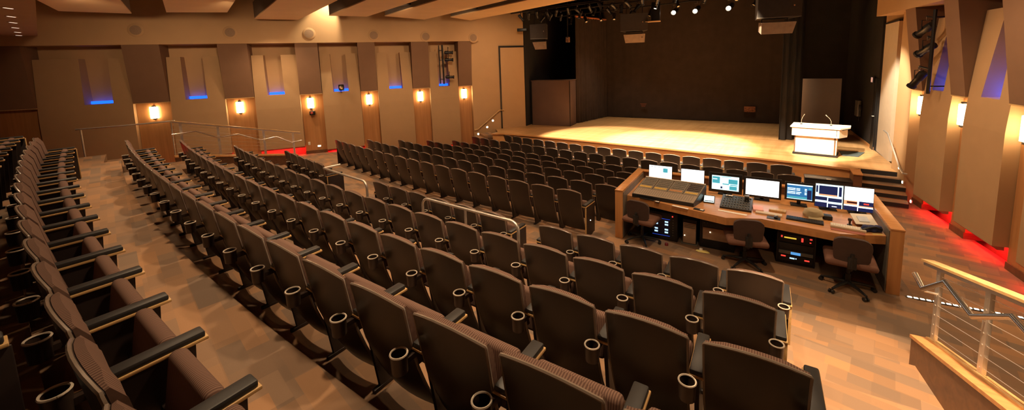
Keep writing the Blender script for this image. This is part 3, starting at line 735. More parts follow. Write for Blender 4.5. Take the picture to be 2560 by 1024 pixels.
# ------------------------------------------------------------------ auditorium seats
def crown(x, w=.24): return .040 * (1 - (x / w) ** 2) - (.006 if abs(x) > w * .985 else 0)
SHELL_PROF = [(.215, .10), (.165, .20), (.115, .33), (.072, .46), (.034, .64), (.010, .79), (.0, .85)]
def shell_pt(i, x, dy=0.0, dz=0.0):
    y, z = SHELL_PROF[i]; k = i / (len(SHELL_PROF) - 1)
    w = .232 + .010 * k
    xx = x / .24 * w
    return Vector((xx, y - .028 * (1 - (x / .24) ** 2) + dy, z + crown(x) * max(0, (k - .55) / .45) + dz))
XS = [-.24, -.234, -.21, -.14, -.07, 0, .07, .14, .21, .234, .24]
def seat_meshes():
    d = {}
    mb = MB()
    mb.sheet([[(shell_pt(i, x), shell_pt(i, x, .016)) for x in XS] for i in range(len(SHELL_PROF))], 0)
    # moulded rim around the back edge, its highlight painted in
    rim = [shell_pt(i, -.238, .006) for i in range(len(SHELL_PROF))] + [shell_pt(6, x, .006) for x in XS[1:-1]] + [shell_pt(i, .238, .006) for i in range(len(SHELL_PROF))][::-1]
    mb._paint(list(mb.bm.faces), M_SHELL); n0 = set(mb.bm.faces)
    mb.tube(rim, .0085, 6); mb._paint([f for f in mb.bm.faces if f not in n0], M_SHELLHI)
    d['shell'] = mb.mesh('back_shell', M_SHELL)
    mb = MB()
    idx = [3, 4, 5, 6]
    X2 = [x * .97 for x in XS]
    mb.sheet([[(shell_pt(i, x, .018), shell_pt(i, x, .060 + (.014 if i < 6 else -.014) - .016 * (abs(x) > .2), .004 if i == 6 else 0)) for x in X2] for i in idx], 0)
    d['cushion'] = mb.mesh('back_cushion', M_FABRIC)
    mb = MB(); mb.box((0, .255, .475), (.455, .075, .32), RotX(0), .03, None, 3)
    bmesh.ops.rotate(mb.bm, cent=(0, .24, .34), matrix=RotX(-.16), verts=mb.bm.verts[:])
    d['seat'] = mb.mesh('seat_cushion', M_FABRIC)
    mb = MB()
    mb.bb((-.296, .12, .0), (-.264, .36, .03), .006)
    mb.hexa([(-.293, .17, .03), (-.267, .17, .03), (-.267, .34, .03), (-.293, .34, .03), (-.293, .09, .60), (-.267, .09, .60), (-.267, .38, .60), (-.293, .38, .60)])
    mb.tube([(-.293, .24, .36), (-.23, .24, .36)], .016, 8)
    d['stand'] = mb.mesh('arm_stand', M_STAND)
    mb = MB(); mb.bb((-.316, .045, .602), (-.244, .415, .636), .010)
    d['arm'] = mb.mesh('armrest', M_ARM)
    mb = MB(); mb.bb((-.322, .040, .590), (-.238, .424, .606), .004)
    d['trim'] = mb.mesh('trim', M_TRIM)
    mb = MB()
    seg = 18
    mb.lathe([(.035, .0), (.043, .10), (.047, .10), (.043, -.004), (.0, -.004)], (.250, -.055, .535), seg)
    mb.lathe([(.0, .002), (.033, .003)], (.250, -.055, .535), seg)
    mb.bb((.232, -.02, .555), (.268, .10, .585))
    d['cup'] = mb.mesh('cup_holder', M_CUP)
    mb = MB()
    ring = [(.250 + .045 * math.cos(2 * PI * k / 20), -.055 + .045 * math.sin(2 * PI * k / 20), .636) for k in range(20)]
    mb.tube(ring + [ring[0]], .0055, 6, False)
    d['rim'] = mb.mesh('rim', M_RIM)
    mb = MB()
    mb.bb((-.315, .055, .03), (-.299, .43, .592), .006)
    d['end'] = mb.mesh('end_panel', M_STAND)
    mb = MB(); mb.lathe([(.0, 0), (.012, 0), (.010, .004), (.0, .005)], (-.315, .25, .30), 10, None)
    bmesh.ops.rotate(mb.bm, cent=(-.315, .25, .30), matrix=RotY(-PI / 2), verts=mb.bm.verts[:])
    d['dot'] = mb.mesh('row_light', M_LEDW)
    mb = MB(); mb.bb((-.322, .425, .04), (-.296, .437, .592), .003)
    d['edge'] = mb.mesh('edge_trim', M_TRIM)
    return d
SM = seat_meshes()
def add(me, parent, name, loc=None, rz=0.0):
    o = bpy.data.objects.new(name, me); COL.objects.link(o); o.parent = parent
    if loc is not None: o.location = loc
    if rz: o.rotation_euler = (0, 0, rz)
    return o
def build_seat(cup):
    t = thing('theatre_seat', 'seat', 'seat')
    add(SM['shell'], t, 'back_shell'); add(SM['cushion'], t, 'back_cushion'); add(SM['seat'], t, 'seat_cushion')
    add(SM['stand'], t, 'arm_stand'); a = add(SM['arm'], t, 'armrest'); add(SM['trim'], a, 'trim')['label'] = 'pale wood edge under the armrest'
    if cup:
        c = add(SM['cup'], t, 'cup_holder'); add(SM['rim'], c, 'rim')['label'] = 'bright metal rim'
    return t
used = {}
def seat(cup, loc, rz, label, group):
    if cup not in used:
        t = build_seat(cup); used[cup] = t
        t.location = loc; t.rotation_euler = (0, 0, rz); t['label'] = label; t['group'] = group
        return t
    src = used[cup]
    r = src.copy(); COL.objects.link(r); r.location = loc; r.rotation_euler = (0, 0, rz); r['label'] = label; r['group'] = group
    for ch in PROTO[cup]:
        c = ch[0].copy(); COL.objects.link(c); c.parent = r
        for g in ch[1]:
            q = g.copy(); COL.objects.link(q); q.parent = c
    return r
PROTO = {}
def seat_row(R, z, a0, n, cup, where, group, ends=(True, True), pitch=.56):
    for k in range(n):
        a = a0 - (k + .5) * pitch / R
        x, y = polar(R, a)
        s = seat(cup, (x, y, z), -a, 'dark tip-up seat, %s from the left in the %s' % (ORD[k + 1], where), group)
        if cup not in PROTO:
            PROTO[cup] = [(c, list(c.children)) for c in list(s.children)]
        if k == 0 and ends[0]:
            e = add(SM['end'], s, 'end_panel'); add(SM['dot'], e, 'row_light')['label'] = 'tiny glowing aisle light'; add(SM['edge'], e, 'edge_trim')
        if k == n - 1:
            add(SM['stand'], s, 'arm_stand', (.56, 0, 0)); ar = add(SM['arm'], s, 'armrest', (.56, 0, 0)); add(SM['trim'], ar, 'trim')
            if ends[1]:
                e = add(SM['end'], s, 'end_panel', (.0, .485, 0), PI); add(SM['dot'], e, 'row_light')['label'] = 'tiny glowing aisle light'; add(SM['edge'], e, 'edge_trim')
FR = [  # radius, floor, boundary angle at left end, seats, words
    (43.24, 0.00, .12490, 18, 'front row at the stage'), (44.31, 0.02, .14214, 20, 'second row from the stage'),
    (45.38, 0.04, .14020, 20, 'third row from the stage'), (46.40, 0.18, .14504, 21, 'fourth row from the stage'),
    (47.48, 0.35, .14877, 16, 'fifth row from the stage'), (48.57, 0.515, .15220, 17, 'sixth row from the stage'),
    (49.60, 0.66, .15438, 17, 'row before the cross-aisle')]
for R, z, a, n, w in FR: seat_row(R, z, a + .04 / R, n, False, w, 'seats of the ' + w)
R = 51.42
seat_row(R, .79, .1300 + .04 / R, 5, True, 'group left of guard rails', 'seats left of the guard rails')
seat_row(R, .79, .0340 + .04 / R, 6, True, 'group behind long guard rail', 'seats behind the long guard rail')
seat_row(R, .79, -.04103 + .04 / R, 5, True, 'group facing the control desk', 'seats facing the control desk')
seat_row(52.56, 1.125, .1302 + .04 / 52.56, 21, True, 'second row behind the cross-aisle', 'seats of the second row behind the cross-aisle')
seat_row(53.57, 1.40, .1344 + .04 / 53.57, 22, True, 'third row behind the cross-aisle', 'seats of the third row behind the cross-aisle')
seat_row(54.50, 1.68, .1138, 20, True, 'fourth row behind the cross-aisle', 'seats of the fourth row behind the cross-aisle')
seat_row(55.60, 1.97, .1025, 17, True, 'fifth row behind the cross-aisle', 'seats of the fifth row behind the cross-aisle')
seat_row(56.16, 2.26, .1025, 15, True, 'rearmost row', 'seats of the rearmost row')

# ------------------------------------------------------------------ rails
def guard_rail(a0, a1, posts, label, wall_end=False):
    r = 51.72; zb, zt = 1.125, 1.775
    c = polar(r, (a0 + a1) / 2); t = thing('guard_rail', label, 'railing', (c[0], c[1], zb), 0, 'steel guard rails'); L = t.location
    P = lambda a, z: Vector((*polar(r, a), z)) - L
    da = .12 / r
    pts = [P(a0, zb), P(a0, zt - .12)] + [P(a0 - da * (1 - math.cos(q)), zt - .12 + .12 * math.sin(q)) for q in (.4, .8, 1.2)] + [P(a0 - da, zt)]
    if wall_end: pts = [Vector((*polar(51.36, a0), zt)) - L, P(a0, zt) - (P(a0, zt) - P(a0 - da, zt)) * .1]
    pts += [P(a0 + (a1 - a0) * k / 6, zt) for k in range(1, 6)]
    pts += [P(a1 + da, zt)] + [P(a1 + da * (1 - math.cos(q)), zt - .12 + .12 * math.sin(q)) for q in (1.2, .8, .4)] + [P(a1, zt - .12), P(a1, zb)]
    mb = MB(); mb.tube(pts, .021, 10); mb.obj('rail', M_STEEL, t)
    for a in posts:
        mb = MB(); mb.tube([P(a, zb), P(a, zt)], .019, 10); mb.obj('post', M_STEEL, t)
    for a in ((a1,) if wall_end else (a0, a1)):
        mb = MB(); mb.lathe([(.05, 0), (.05, .008), (.024, .012)], P(a, zb)); mb.obj('foot_plate', M_STEEL, t)
guard_rail(.062, .0285, [], 'short steel guard rail beside the empty wheelchair space', True)
guard_rail(-.0025, -.0385, [-.0205], 'long steel guard rail behind the middle group of seats')

def stair_railing(O, D, side, slope_k, slope_r, z0, zr0, posts, length, words, zz):
    """knee wall with a cap, steel posts, cables, a wood-topped rail and a cranked handrail"""
    D = Vector((D[0], D[1], 0)).normalized(); N = Vector((-D.y, D.x, 0)) * side      # N points to the stairs
    O = Vector((O[0], O[1], 0))
    kw = thing('knee_wall', 'low wood-capped wall under the %s stair railing' % words, 'low wall', O + Vector((0, 0, .5))); L = kw.location
    P = lambda s, n, z: O + D * s + N * n + Vector((0, 0, z)) - L
    zk = lambda s: z0 + slope_k * s
    mb = MB(); mb.hexa([P(0, -.08, .3), P(length, -.08, .3), P(length, .08, .3), P(0, .08, .3), P(0, -.08, zk(0) - .03), P(length, -.08, zk(length) - .03), P(length, .08, zk(length) - .03), P(0, .08, zk(0) - .03)])
    mb.obj('body', M_DARKWOOD, kw, smooth=False)
    mb = MB(); mb.hexa([P(-.01, -.09, zk(0) - .03), P(length, -.09, zk(length) - .03), P(length, .09, zk(length) - .03), P(-.01, .09, zk(0) - .03),
                        P(-.01, -.09, zk(0)), P(length, -.09, zk(length)), P(length, .09, zk(length)), P(-.01, .09, zk(0))])
    mb.obj('cap', M_DESK, kw, smooth=False)
    mb = MB()
    for n in (-.055, -.02):
        mb.hexa([P(.02, n - .012, zk(.02)), P(length, n - .012, zk(length)), P(length, n + .012, zk(length)), P(.02, n + .012, zk(.02)),
                 P(.02, n - .012, zk(.02) + .02), P(length, n - .012, zk(length) + .02), P(length, n + .012, zk(length) + .02), P(.02, n + .012, zk(.02) + .02)])
    mb.obj('base_channel', M_TRIM, kw, smooth=False)
    ra = thing('stair_railing', 'steel cable railing with wood top on the %s of the stairs' % words, 'railing', O + Vector((0, 0, z0)), 0); L = ra.location
    zr = lambda s: zr0 + slope_r * s
    mb = MB(); mb.hexa([P(-.16, -.065, zr(-.16) - .055), P(length, -.065, zr(length) - .055), P(length, -.015, zr(length) - .055), P(-.16, -.015, zr(-.16) - .055),
                        P(-.16, -.065, zr(-.16) - .02), P(length, -.065, zr(length) - .02), P(length, -.015, zr(length) - .02), P(-.16, -.015, zr(-.16) - .02)])
    mb.obj('top_bar', M_STEEL, ra, smooth=False)
    mb = MB(); mb.hexa([P(-.16, -.085, zr(-.16) - .02), P(length, -.085, zr(length) - .02), P(length, .005, zr(length) - .02), P(-.16, .005, zr(-.16) - .02),
                        P(-.16, -.085, zr(-.16)), P(length, -.085, zr(length)), P(length, .005, zr(length)), P(-.16, .005, zr(-.16))])
    mb.obj('wood_handrail_cap', M_TRIM, ra, smooth=False)
    for s in posts:
        mb = MB()
        mb.hexa([P(s - .03, -.055, zk(s)), P(s + .03, -.055, zk(s)), P(s + .03, -.03, zk(s)), P(s - .03, -.03, zk(s)),
                 P(s - .03, -.055, zr(s) - .05), P(s + .03, -.055, zr(s) - .05), P(s + .03, -.03, zr(s) - .05), P(s - .03, -.03, zr(s) - .05)])
        for k in range(7):
            z = zk(s) + .07 + (zr(s) - .05 - zk(s) - .08) * k / 6.5
            mb.tube([P(s, -.026, z), P(s, -.06, z)], .006, 6)
        mb.obj('post', M_STEEL, ra, smooth=False)
    for k in range(7):
        f = k / 6.5
        mb = MB(); s0, s1 = posts[0], length
        zc = lambda s: zk(s) + .07 + (zr(s) - .05 - zk(s) - .08) * f
        mb.tube([P(s0, -.042, zc(s0)), P(s1, -.042, zc(s1))], .0022, 5); mb.obj('cable', M_STEEL, ra)
    mb = MB(); mb.tube([P(s, .075, z) for s, z in zz], .021, 10); mb.obj('cranked_handrail', M_CHROME, ra)
    for s in posts:
        zh = None
        for (sa, za), (sb, zb) in zip(zz, zz[1:]):
            if sa <= s <= sb: zh = za + (zb - za) * (s - sa) / (sb - sa)
        if zh:
            mb = MB(); mb.tube([P(s, -.04, zh - .06), P(s, .05, zh - .05), P(s, .075, zh - .01)], .009, 6); mb.obj('bracket', M_STEEL, ra)
stair_railing((0.90, 4.94), (.19, -.98), -1, .275, .265, 1.18, 1.915, [.07, .74, 1.41, 2.08, 2.75], 3.2, 'right',
              [(-.06, 1.76), (.11, 1.70), (.45, 1.95), (.83, 1.885), (1.22, 2.13), (1.60, 2.07), (1.98, 2.32), (2.36, 2.26), (2.74, 2.51), (3.1, 2.45)])
xl, yl = polar(50.7, .16)
stair_railing((xl, yl), (-.16, -.987), 1, .165, .245, 1.2, 1.93, [.06, .85, 1.95, 2.75], 2.95, 'left',
              [(-.15, 1.64), (.15, 1.62), (.55, 1.86), (.95, 1.82), (1.5, 2.08), (2.0, 2.06), (2.45, 2.30), (2.95, 2.28)])
ll = thing('rear_railing', 'level steel rail behind the left seats, running back from the stair railing', 'railing', (-14.0, 1.8, 1.9))
L = ll.location
mb = MB(); mb.tube([Vector((-13.55, 2.72, 2.63)) - L, Vector((-14.0, 1.9, 2.60)) - L, Vector((-14.55, 1.0, 2.58)) - L], .022, 8); mb.obj('rail', M_STEEL, ll)
for x, y in ((-13.6, 2.65), (-14.5, 1.08)):
    mb = MB(); mb.tube([Vector((x, y, .655)) - L, Vector((x, y, 2.6)) - L], .018, 8); mb.obj('post', M_STEEL, ll)
# lit step edge by the control desk
r = thing('step_edge_light', 'row of small white lights along the step edge beside the control desk', 'light strip', (1.05, 6.835, .655), 0.162)
mb = MB(); mb.bb((0, -.03, .0), (2.05, .012, .012)); mb.obj('nosing', M_BLACKM, r, smooth=False)
mb = MB()
for k in range(34): mb.bb((.02 + .06 * k, -.022, .012), (.058 + .06 * k, .004, .016))
o = mb.obj('lights', M_LEDW, r, smooth=False); o['label'] = 'dashes of white light'

# ------------------------------------------------------------------ control desk
CO = Vector((-2.74, 6.44, .66)); CTH = .0962
def cw(x, y, z=0.0):
    c, s = math.cos(CTH), math.sin(CTH)
    return (CO.x + c * x - s * y, CO.y + s * x + c * y, CO.z + z)
cs = thing('control_desk', 'long oak control desk with side walls facing the stage', 'desk', CO, CTH)
for i, (x0, x1, sgn) in enumerate([(0, .135, 1), (3.615, 3.75, -1)]):
    mb = MB(); mb.bb((x0, 0, 0), (x1, 1.56, .865), .004); o = mb.obj('side_wall', M_CONSOLE, cs)
    mb = MB(); mb.bb((x0 - .004, -.004, .865), (x1 + .004, 1.564, .89), .004); mb.obj('cap', M_DESK, o)
    xi = x1 if sgn > 0 else x0
    mb = MB(); mb.bb((xi - .002, .02, .02), (xi + sgn * .012, 1.46, .85)); q = mb.obj('inner_lining', M_GREYPL, o); q['label'] = 'grey inner lining'
mb = MB(); mb.bb((.135, 1.46, 0), (3.615, 1.56, .865), .004); o = mb.obj('back_panel', M_DARKWOOD, cs)
mb = MB(); mb.bb((.135, 1.44, .865), (3.615, 1.57, .89), .004); mb.obj('cap', M_DESK, o)
DESK = [(.15, .23), (1.75, -.14), (2.20, .05), (3.10, -.07), (3.60, .11), (3.60, 1.46), (.15, 1.46)]
mb = MB(); mb.prism(DESK, .70, .74); mb.obj('desk_top', M_DESK, cs, smooth=False)
mb = MB()
for (ax, ay), (bx_, by_) in zip(DESK[:4], DESK[1:5]):
    mb.prism([(ax, ay), (bx_, by_), (bx_, by_ + .03), (ax, ay + .03)], .625, .70)
mb.obj('front_rail', M_CONSOLE, cs, smooth=False)
mb = MB(); mb.bb((.16, 1.0, 0.02), (3.6, 1.02, .70)); mb.obj('modesty_panel', M_BLACK, cs, smooth=False)
r = thing('grab_bar', 'short steel bar on the outer right wall of the control desk', 'handrail', cw(3.754, .9, .7), CTH)
mb = MB(); mb.tube([(0, .3, .02), (.06, .3, .02), (.07, .27, .015), (.07, -.5, -.12), (.07, -.56, -.14)], .014, 8); mb.obj('bar', M_STEEL, r)

def deskthing(name, label, cat, x, y, z, rz=0.0, group=None):
    return thing(name, label, cat, cw(x, y, z), CTH + rz, group)
def monitor(x, y, zc, w, h, label, bezel, paint, stand=True, rz=0.0, tilt=-.06, grp='screens on the control desk'):
    """paint(mb, w, h): coloured areas on the glass, x -w/2..w/2, z -h/2..h/2"""
    r = deskthing('monitor', label, 'monitor', x, y, .74, rz, grp)
    zc -= .74
    R3 = RotX(tilt)
    mb = MB(); mb.box((0, 0.018, 0), (w + 2 * bezel, .036, h + 2 * bezel), None, .005)
    bmesh.ops.rotate(mb.bm, cent=(0, 0, 0), matrix=R3, verts=mb.bm.verts[:]); bmesh.ops.translate(mb.bm, vec=(0, 0, zc), verts=mb.bm.verts[:])
    mb.obj('housing', M_BLACKP, r)
    mb = MB(); paint(mb, w, h)
    bmesh.ops.rotate(mb.bm, cent=(0, 0, 0), matrix=R3, verts=mb.bm.verts[:]); bmesh.ops.translate(mb.bm, vec=(0, 0, zc), verts=mb.bm.verts[:])
    mb.obj('screen', None, r, smooth=False)
    if stand:
        mb = MB(); mb.box((0, .06, zc / 2), (.05, .03, zc), None, .004); mb.obj('stand_neck', M_BLACKP, r)
        mb = MB(); mb.box((0, .05, .008), (.22, .16, .016), None, .006); mb.obj('stand_base', M_BLACKP, r)
    return r
def area(mb, w, h, u0, v0, u1, v1, m, lift=1):
    """u right 0..1, v up 0..1"""
    y = -.0015 * lift
    mb.bb((-w / 2 + u0 * w, y - .001, -h / 2 + v0 * h), (-w / 2 + u1 * w, y, -h / 2 + v1 * h), 0, m)
def p1(mb, w, h):
    area(mb, w, h, 0, 0, 1, 1, M_SCRW); area(mb, w, h, .62, .55, .82, .85, M_SCRC, 2)
    for u in (.08, .22, .40): area(mb, w, h, u, .88, u + .09, .94, M_SCRG, 2)
    area(mb, w, h, .57, .1, .575, .85, M_SCRG, 2); area(mb, w, h, .62, .32, .85, .36, M_SCRP, 2); area(mb, w, h, .56, .15, .80, .18, M_SCRG, 2); area(mb, w, h, .1, .12, .5, .13, M_SCRG, 2)
def p2(mb, w, h):
    area(mb, w, h, 0, 0, 1, 1, M_SCRW); area(mb, w, h, .2, .55, .5, .72, M_SCRP, 2); area(mb, w, h, .11, .3, .13, .75, M_SCRG, 2)
    area(mb, w, h, .40, .88, .62, .91, M_SCRG, 2); area(mb, w, h, .6, .5, .66, .66, M_SCRP, 2); area(mb, w, h, .82, .5, .9, .66, M_SCRP, 2)
def p3(mb, w, h):
    area(mb, w, h, 0, 0, 1, 1, M_SCRP); area(mb, w, h, .02, .45, .30, .92, M_SCRC, 2); area(mb, w, h, .62, .48, .95, .80, M_SCRC, 2)
    area(mb, w, h, .32, .52, .58, .86, M_SCRW, 2); area(mb, w, h, .04, .06, .32, .36, M_SCRW, 2); area(mb, w, h, .66, .06, .93, .32, M_SCRC, 2)
    area(mb, w, h, .33, .10, .40, .24, M_SCRN, 2); area(mb, w, h, .40, .40, .64, .47, M_SCRC, 2); area(mb, w, h, .04, .72, .2, .77, M_SCRW, 3)
    area(mb, w, h, .35, .93, .72, .96, M_SCRC, 2); area(mb, w, h, .68, .37, .95, .43, M_SCRC, 2)
def p4(mb, w, h): area(mb, w, h, 0, 0, 1, 1, M_SCRW)
def p5(mb, w, h):
    area(mb, w, h, 0, 0, 1, 1, M_SCRB); area(mb, w, h, 0, .92, 1, 1, M_SCRP, 2); area(mb, w, h, 0, 0, 1, .04, M_SCRP, 2)
    for k, v in enumerate((.68, .58, .44, .34)):
        area(mb, w, h, .02, v, .34, v + .06, M_SCRP, 2); area(mb, w, h, .37, v, .37 + (.15 if k != 2 else .2), v + .06, M_SCRP, 2); area(mb, w, h, .70, v, .78, v + .07, M_SCRP, 2)
    area(mb, w, h, .85, .72, .96, .82, M_SCRC, 2); area(mb, w, h, .02, .06, .8, .18, M_SCRC, 2); area(mb, w, h, .8, .04, .96, .66, M_SCRN, 2)
def p6(mb, w, h):
    area(mb, w, h, 0, 0, 1, 1, M_SCRP)
    area(mb, w, h, .13, .52, .80, .93, M_SCRN, 2); area(mb, w, h, .13, .50, .80, .56, M_SCRO, 3); area(mb, w, h, .02, .62, .09, .92, M_SCRN, 2); area(mb, w, h, .85, .52, .95, .93, M_SCRN, 2)
    area(mb, w, h, .0, .29, .44, .44, M_SCRN, 2); area(mb, w, h, .48, .26, .97, .42, M_SCRN, 2); area(mb, w, h, .0, .0, .44, .2, M_SCRN, 2); area(mb, w, h, .48, .0, .97, .17, M_SCRN, 2)
    area(mb, w, h, .62, .05, .8, .08, M_SCRW, 3)
def p7(mb, w, h):
    area(mb, w, h, 0, 0, 1, 1, M_SCRW)
    area(mb, w, h, 0, .24, .46, .42, M_SCRO, 2); area(mb, w, h, .1, .3, .46, .38, pmat('screen_maroon', (.12, .02, .03), .4), 3); area(mb, w, h, .52, .2, 1, .42, M_SCRN, 2)
    area(mb, w, h, .68, .3, .86, .36, M_LEDR, 3); area(mb, w, h, .52, .2, 1, .24, M_SCRO, 3); area(mb, w, h, 0, .0, .47, .18, M_SCRN, 2); area(mb, w, h, .5, 0, 1, .15, M_SCRN, 2)
monitor(.535, 1.15, .965, .42, .27, 'leftmost white laptop-like screen behind the mixing desk', .008, p1)
monitor(1.11, 1.15, .965, .39, .25, 'second white screen, behind the right end of the mixing desk', .008, p2)
monitor(1.66, 1.0, .95, .42, .25, 'dark-framed screen with teal windows on the control desk', .05, p3)
monitor(2.21, .95, .955, .47, .27, 'navy-framed blank white monitor in the middle of the desk', .035, p4)
monitor(2.715, .90, .975, .33, .24, 'squarish monitor with blue table on its screen', .028, p5)
monitor(3.085, .90, .965, .335, .36, 'left multi-picture screen of the pair at right', .006, p6, True, 0, -.04)
monitor(3.435, .90, .965, .335, .36, 'rightmost white-topped screen with small pictures below', .006, p7, True, 0, -.04)

# mixing desk
mx = deskthing('mixing_desk', 'large sloping grey audio mixing desk with yellow strips', 'mixing desk', .80, .38, .74)
def mxp(x, y, z): return (x - .80, y - .38, z)
C4 = [(.25, .19), (1.27, .11), (1.40, .62), (.37, .68)]
mb = MB(); mb.hexa([mxp(*C4[0], 0), mxp(*C4[1], 0), mxp(*C4[2], 0), mxp(*C4[3], 0), mxp(*C4[0], .055), mxp(*C4[1], .055), mxp(*C4[2], .25), mxp(*C4[3], .25)])
mb.obj('body', M_BLACKP, mx, smooth=False)
def mface(u, v, lift=.006):
    a = Vector(mxp(*C4[0], .055)).lerp(Vector(mxp(*C4[1], .055)), u); b = Vector(mxp(*C4[3], .25)).lerp(Vector(mxp(*C4[2], .25)), u)
    return a.lerp(b, v) + Vector((0, -.3, .9)).normalized() * lift
def mpatch(mb, u0, v0, u1, v1, m=None, l0=0.0, l1=.006):
    mb.hexa([mface(u0, v0, l0), mface(u1, v0, l0), mface(u1, v1, l0), mface(u0, v1, l0), mface(u0, v0, l1), mface(u1, v0, l1), mface(u1, v1, l1), mface(u0, v1, l1)], m)
mb = MB(); mpatch(mb, .01, .02, .99, .36); mb.obj('wrist_rest', M_MIXP, mx, smooth=False)
for i, (u0, u1) in enumerate([(.01, .25), (.26, .50), (.51, .75), (.76, .99)]):
    mb = MB(); mpatch(mb, u0, .37, u1, .97)
    o = mb.obj('module', M_MIX, mx, smooth=False)
    mb = MB(); [mpatch(mb, u0 + .02 + (u1 - u0 - .04) * q / 8, .43, u0 + .02 + (u1 - u0 - .04) * (q + .75) / 8, .51, None, .004, .009) for q in range(8)]; mb.obj('channel_strip', M_YELLOW if i != 2 else M_AMBER, o, smooth=False)
    mb = MB(); mpatch(mb, u0 + .01, .56, u1 - .01, .95, None, .004, .0075)
    for a in range(8):
        for b in range(4):
            c = mface(u0 + .02 + (u1 - u0 - .04) * (a + .5) / 8, .60 + .09 * b, .008)
            mb.box(c, (.012, .014, .016), None, 0)
    mb.obj('knobs', M_GREYPL if i < 3 else pmat('knob_dark', (.05, .035, .03), .5), o, smooth=False)
mb = MB(); mpatch(mb, .01, .965, .99, .998, None, 0, .02); o = mb.obj('rear_edge', M_PAPER, mx, smooth=False)
mb = MB()
for k in range(26):
    mpatch(mb, .03 + .036 * k, .08, .036 + .036 * k, .33, None, .005, .0075)
mb.obj('fader_slots', M_GREYPL, mx, smooth=False)
tb = deskthing('tablet', 'small tilted touch screen right of the mixing desk', 'tablet', 1.46, .48, .74, .02)
mb = MB(); mb.box((0, 0, .05), (.17, .02, .15), RotX(-.95), .004); mb.obj('case', M_BLACKP, tb)
mb = MB(); mb.box((0, -.010, .058), (.15, .003, .125), RotX(-.95)); mb.obj('screen', M_SCRP, tb)
mb = MB(); mb.box((0, .02, .02), (.14, .14, .04), None, .005); mb.obj('base', M_BLACKP, tb)
lm = deskthing('lighting_console', 'small dark fader console in front of the teal screen', 'console', 1.86, .46, .74, -.03)
mb = MB(); mb.hexa([(-.22, -.20, 0), (.22, -.20, 0), (.22, .28, 0), (-.22, .28, 0), (-.22, -.20, .03), (.22, -.20, .03), (.22, .28, .09), (-.22, .28, .09)]); mb.obj('body', M_BLACKP, lm, smooth=False)
mb = MB()
for a in range(10):
    for b in range(5):
        y = -.15 + .09 * b; mb.box((-.18 + .04 * a, y, .044 + .0125 * b + .006 * (a % 2)), (.014, .02, .012))
mb.obj('knobs', M_GREYPL, lm, smooth=False)
mb = MB(); mb.box((-.12, .22, .095), (.10, .04, .012)).box((.16, .23, .095), (.08, .03, .012)); mb.obj('tape_label', M_PAPER, lm, smooth=False)
def flat(name, label, cat, x, y, w, d, h, m, rz=0.0, z=.74, bev=.003, part='body'):
    r = deskthing(name, label, cat, x, y, z, rz)
    mb = MB(); mb.box((0, 0, h / 2), (w, d, h), None, min(bev, h * .4)); mb.obj(part, m, r)
    return r
r = flat('keyboard_tray', 'thin dark bar lying in front of the mixing desk', 'tray', .52, .15, .26, .035, .014, M_BLACKP, -.18)
r = flat('phone', 'black phone with white label near the desk front', 'phone', 1.36, .03, .16, .07, .012, M_BLACKP, -.2)
mb = MB(); mb.box((.04, 0, .0125), (.05, .04, .002)); mb.obj('label', M_PAPER, r)
r = flat('badge', 'small white tag with dark frame before the mixing desk', 'tag', .70, .10, .08, .05, .01, M_BLACKP, -.2)
mb = MB(); mb.box((0, 0, .0105), (.06, .034, .002)); mb.obj('card', M_PAPER, r)
flat('paper_strip', 'long pale paper strip before the fader console', 'paper', 1.82, .13, .40, .06, .004, M_PAPER, -.12)
flat('paper_strip', 'pale paper strip lying along the desk front edge', 'paper', 1.08, .02, .26, .05, .003, M_PAPER, -.22)
flat('paper_stack', 'pink paper stack in front of the blank white monitor', 'paper', 2.16, .45, .14, .22, .035, M_PINK, .05)
flat('keyboard', 'beige keyboard in front of the blank white monitor', 'keyboard', 2.30, .30, .34, .10, .022, M_BEIGE, -.06)
flat('wood_tray', 'wooden pad beside the pink papers', 'tray', 2.42, .50, .22, .12, .03, M_TRIM, -.1)
r = flat('desk_speaker', 'small dark speaker at the left foot of blank monitor', 'speaker', 2.00, .62, .07, .08, .15, M_GREYPL, .05)
mb = MB(); mb.box((0, -.041, .08), (.055, .004, .11)); mb.obj('grille', M_BLACKP, r)
r = flat('mouse_pad', 'dark mouse pad with a mouse, left of the long black keyboard', 'mouse pad', 2.36, .16, .17, .13, .005, M_BLACKP, -.06)
r = flat('mouse', 'black computer mouse with pale wheel on the dark pad', 'mouse', 2.39, .17, .05, .08, .03, M_BLACKP, -.1, .745, .012)
mb = MB(); mb.box((0, .02, .031), (.012, .02, .006)); mb.obj('wheel', M_PAPER, r)
r = flat('keyboard', 'long black keyboard at the front of the desk', 'keyboard', 2.74, .24, .44, .14, .022, M_BLACKP, -.10)
mb = MB()
for a in range(15):
    for b in range(5): mb.box((-.2 + .0285 * a, -.05 + .024 * b, .0235), (.022, .018, .005))
mb.obj('keys', M_BLACKM, r)
r = flat('keyboard', 'beige keyboard at the right end of the desk', 'keyboard', 3.22, .19, .38, .13, .026, M_BEIGE, -.10)
mb = MB()
for a in range(14):
    for b in range(4): mb.box((-.17 + .026 * a, -.03 + .024 * b, .0275), (.020, .018, .004))
mb.obj('keys', M_PAPER, r)
flat('desk_pad', 'reddish pad under the beige keyboard', 'pad', 3.2, .06, .36, .09, .006, M_REDP, -.08)
cap = deskthing('cloth_cap', 'crumpled khaki cap in front of the blue table monitor', 'cap', 2.86, .48, .74)
mb = MB(); mb.lathe([(.11, 0), (.115, .05), (.10, .10), (.06, .125), (.0, .13)], seg=14)
for v in mb.bm.verts: v.co.x *= 1.1 + .12 * math.sin(v.co.z * 60 + v.co.y * 30); v.co.y *= .9
mb.obj('crown', M_KHAKI, cap)
mb = MB(); mb.box((.02, -.10, .02), (.17, .10, .012), RotX(.2), .005); mb.obj('brim', M_KHAKI, cap)
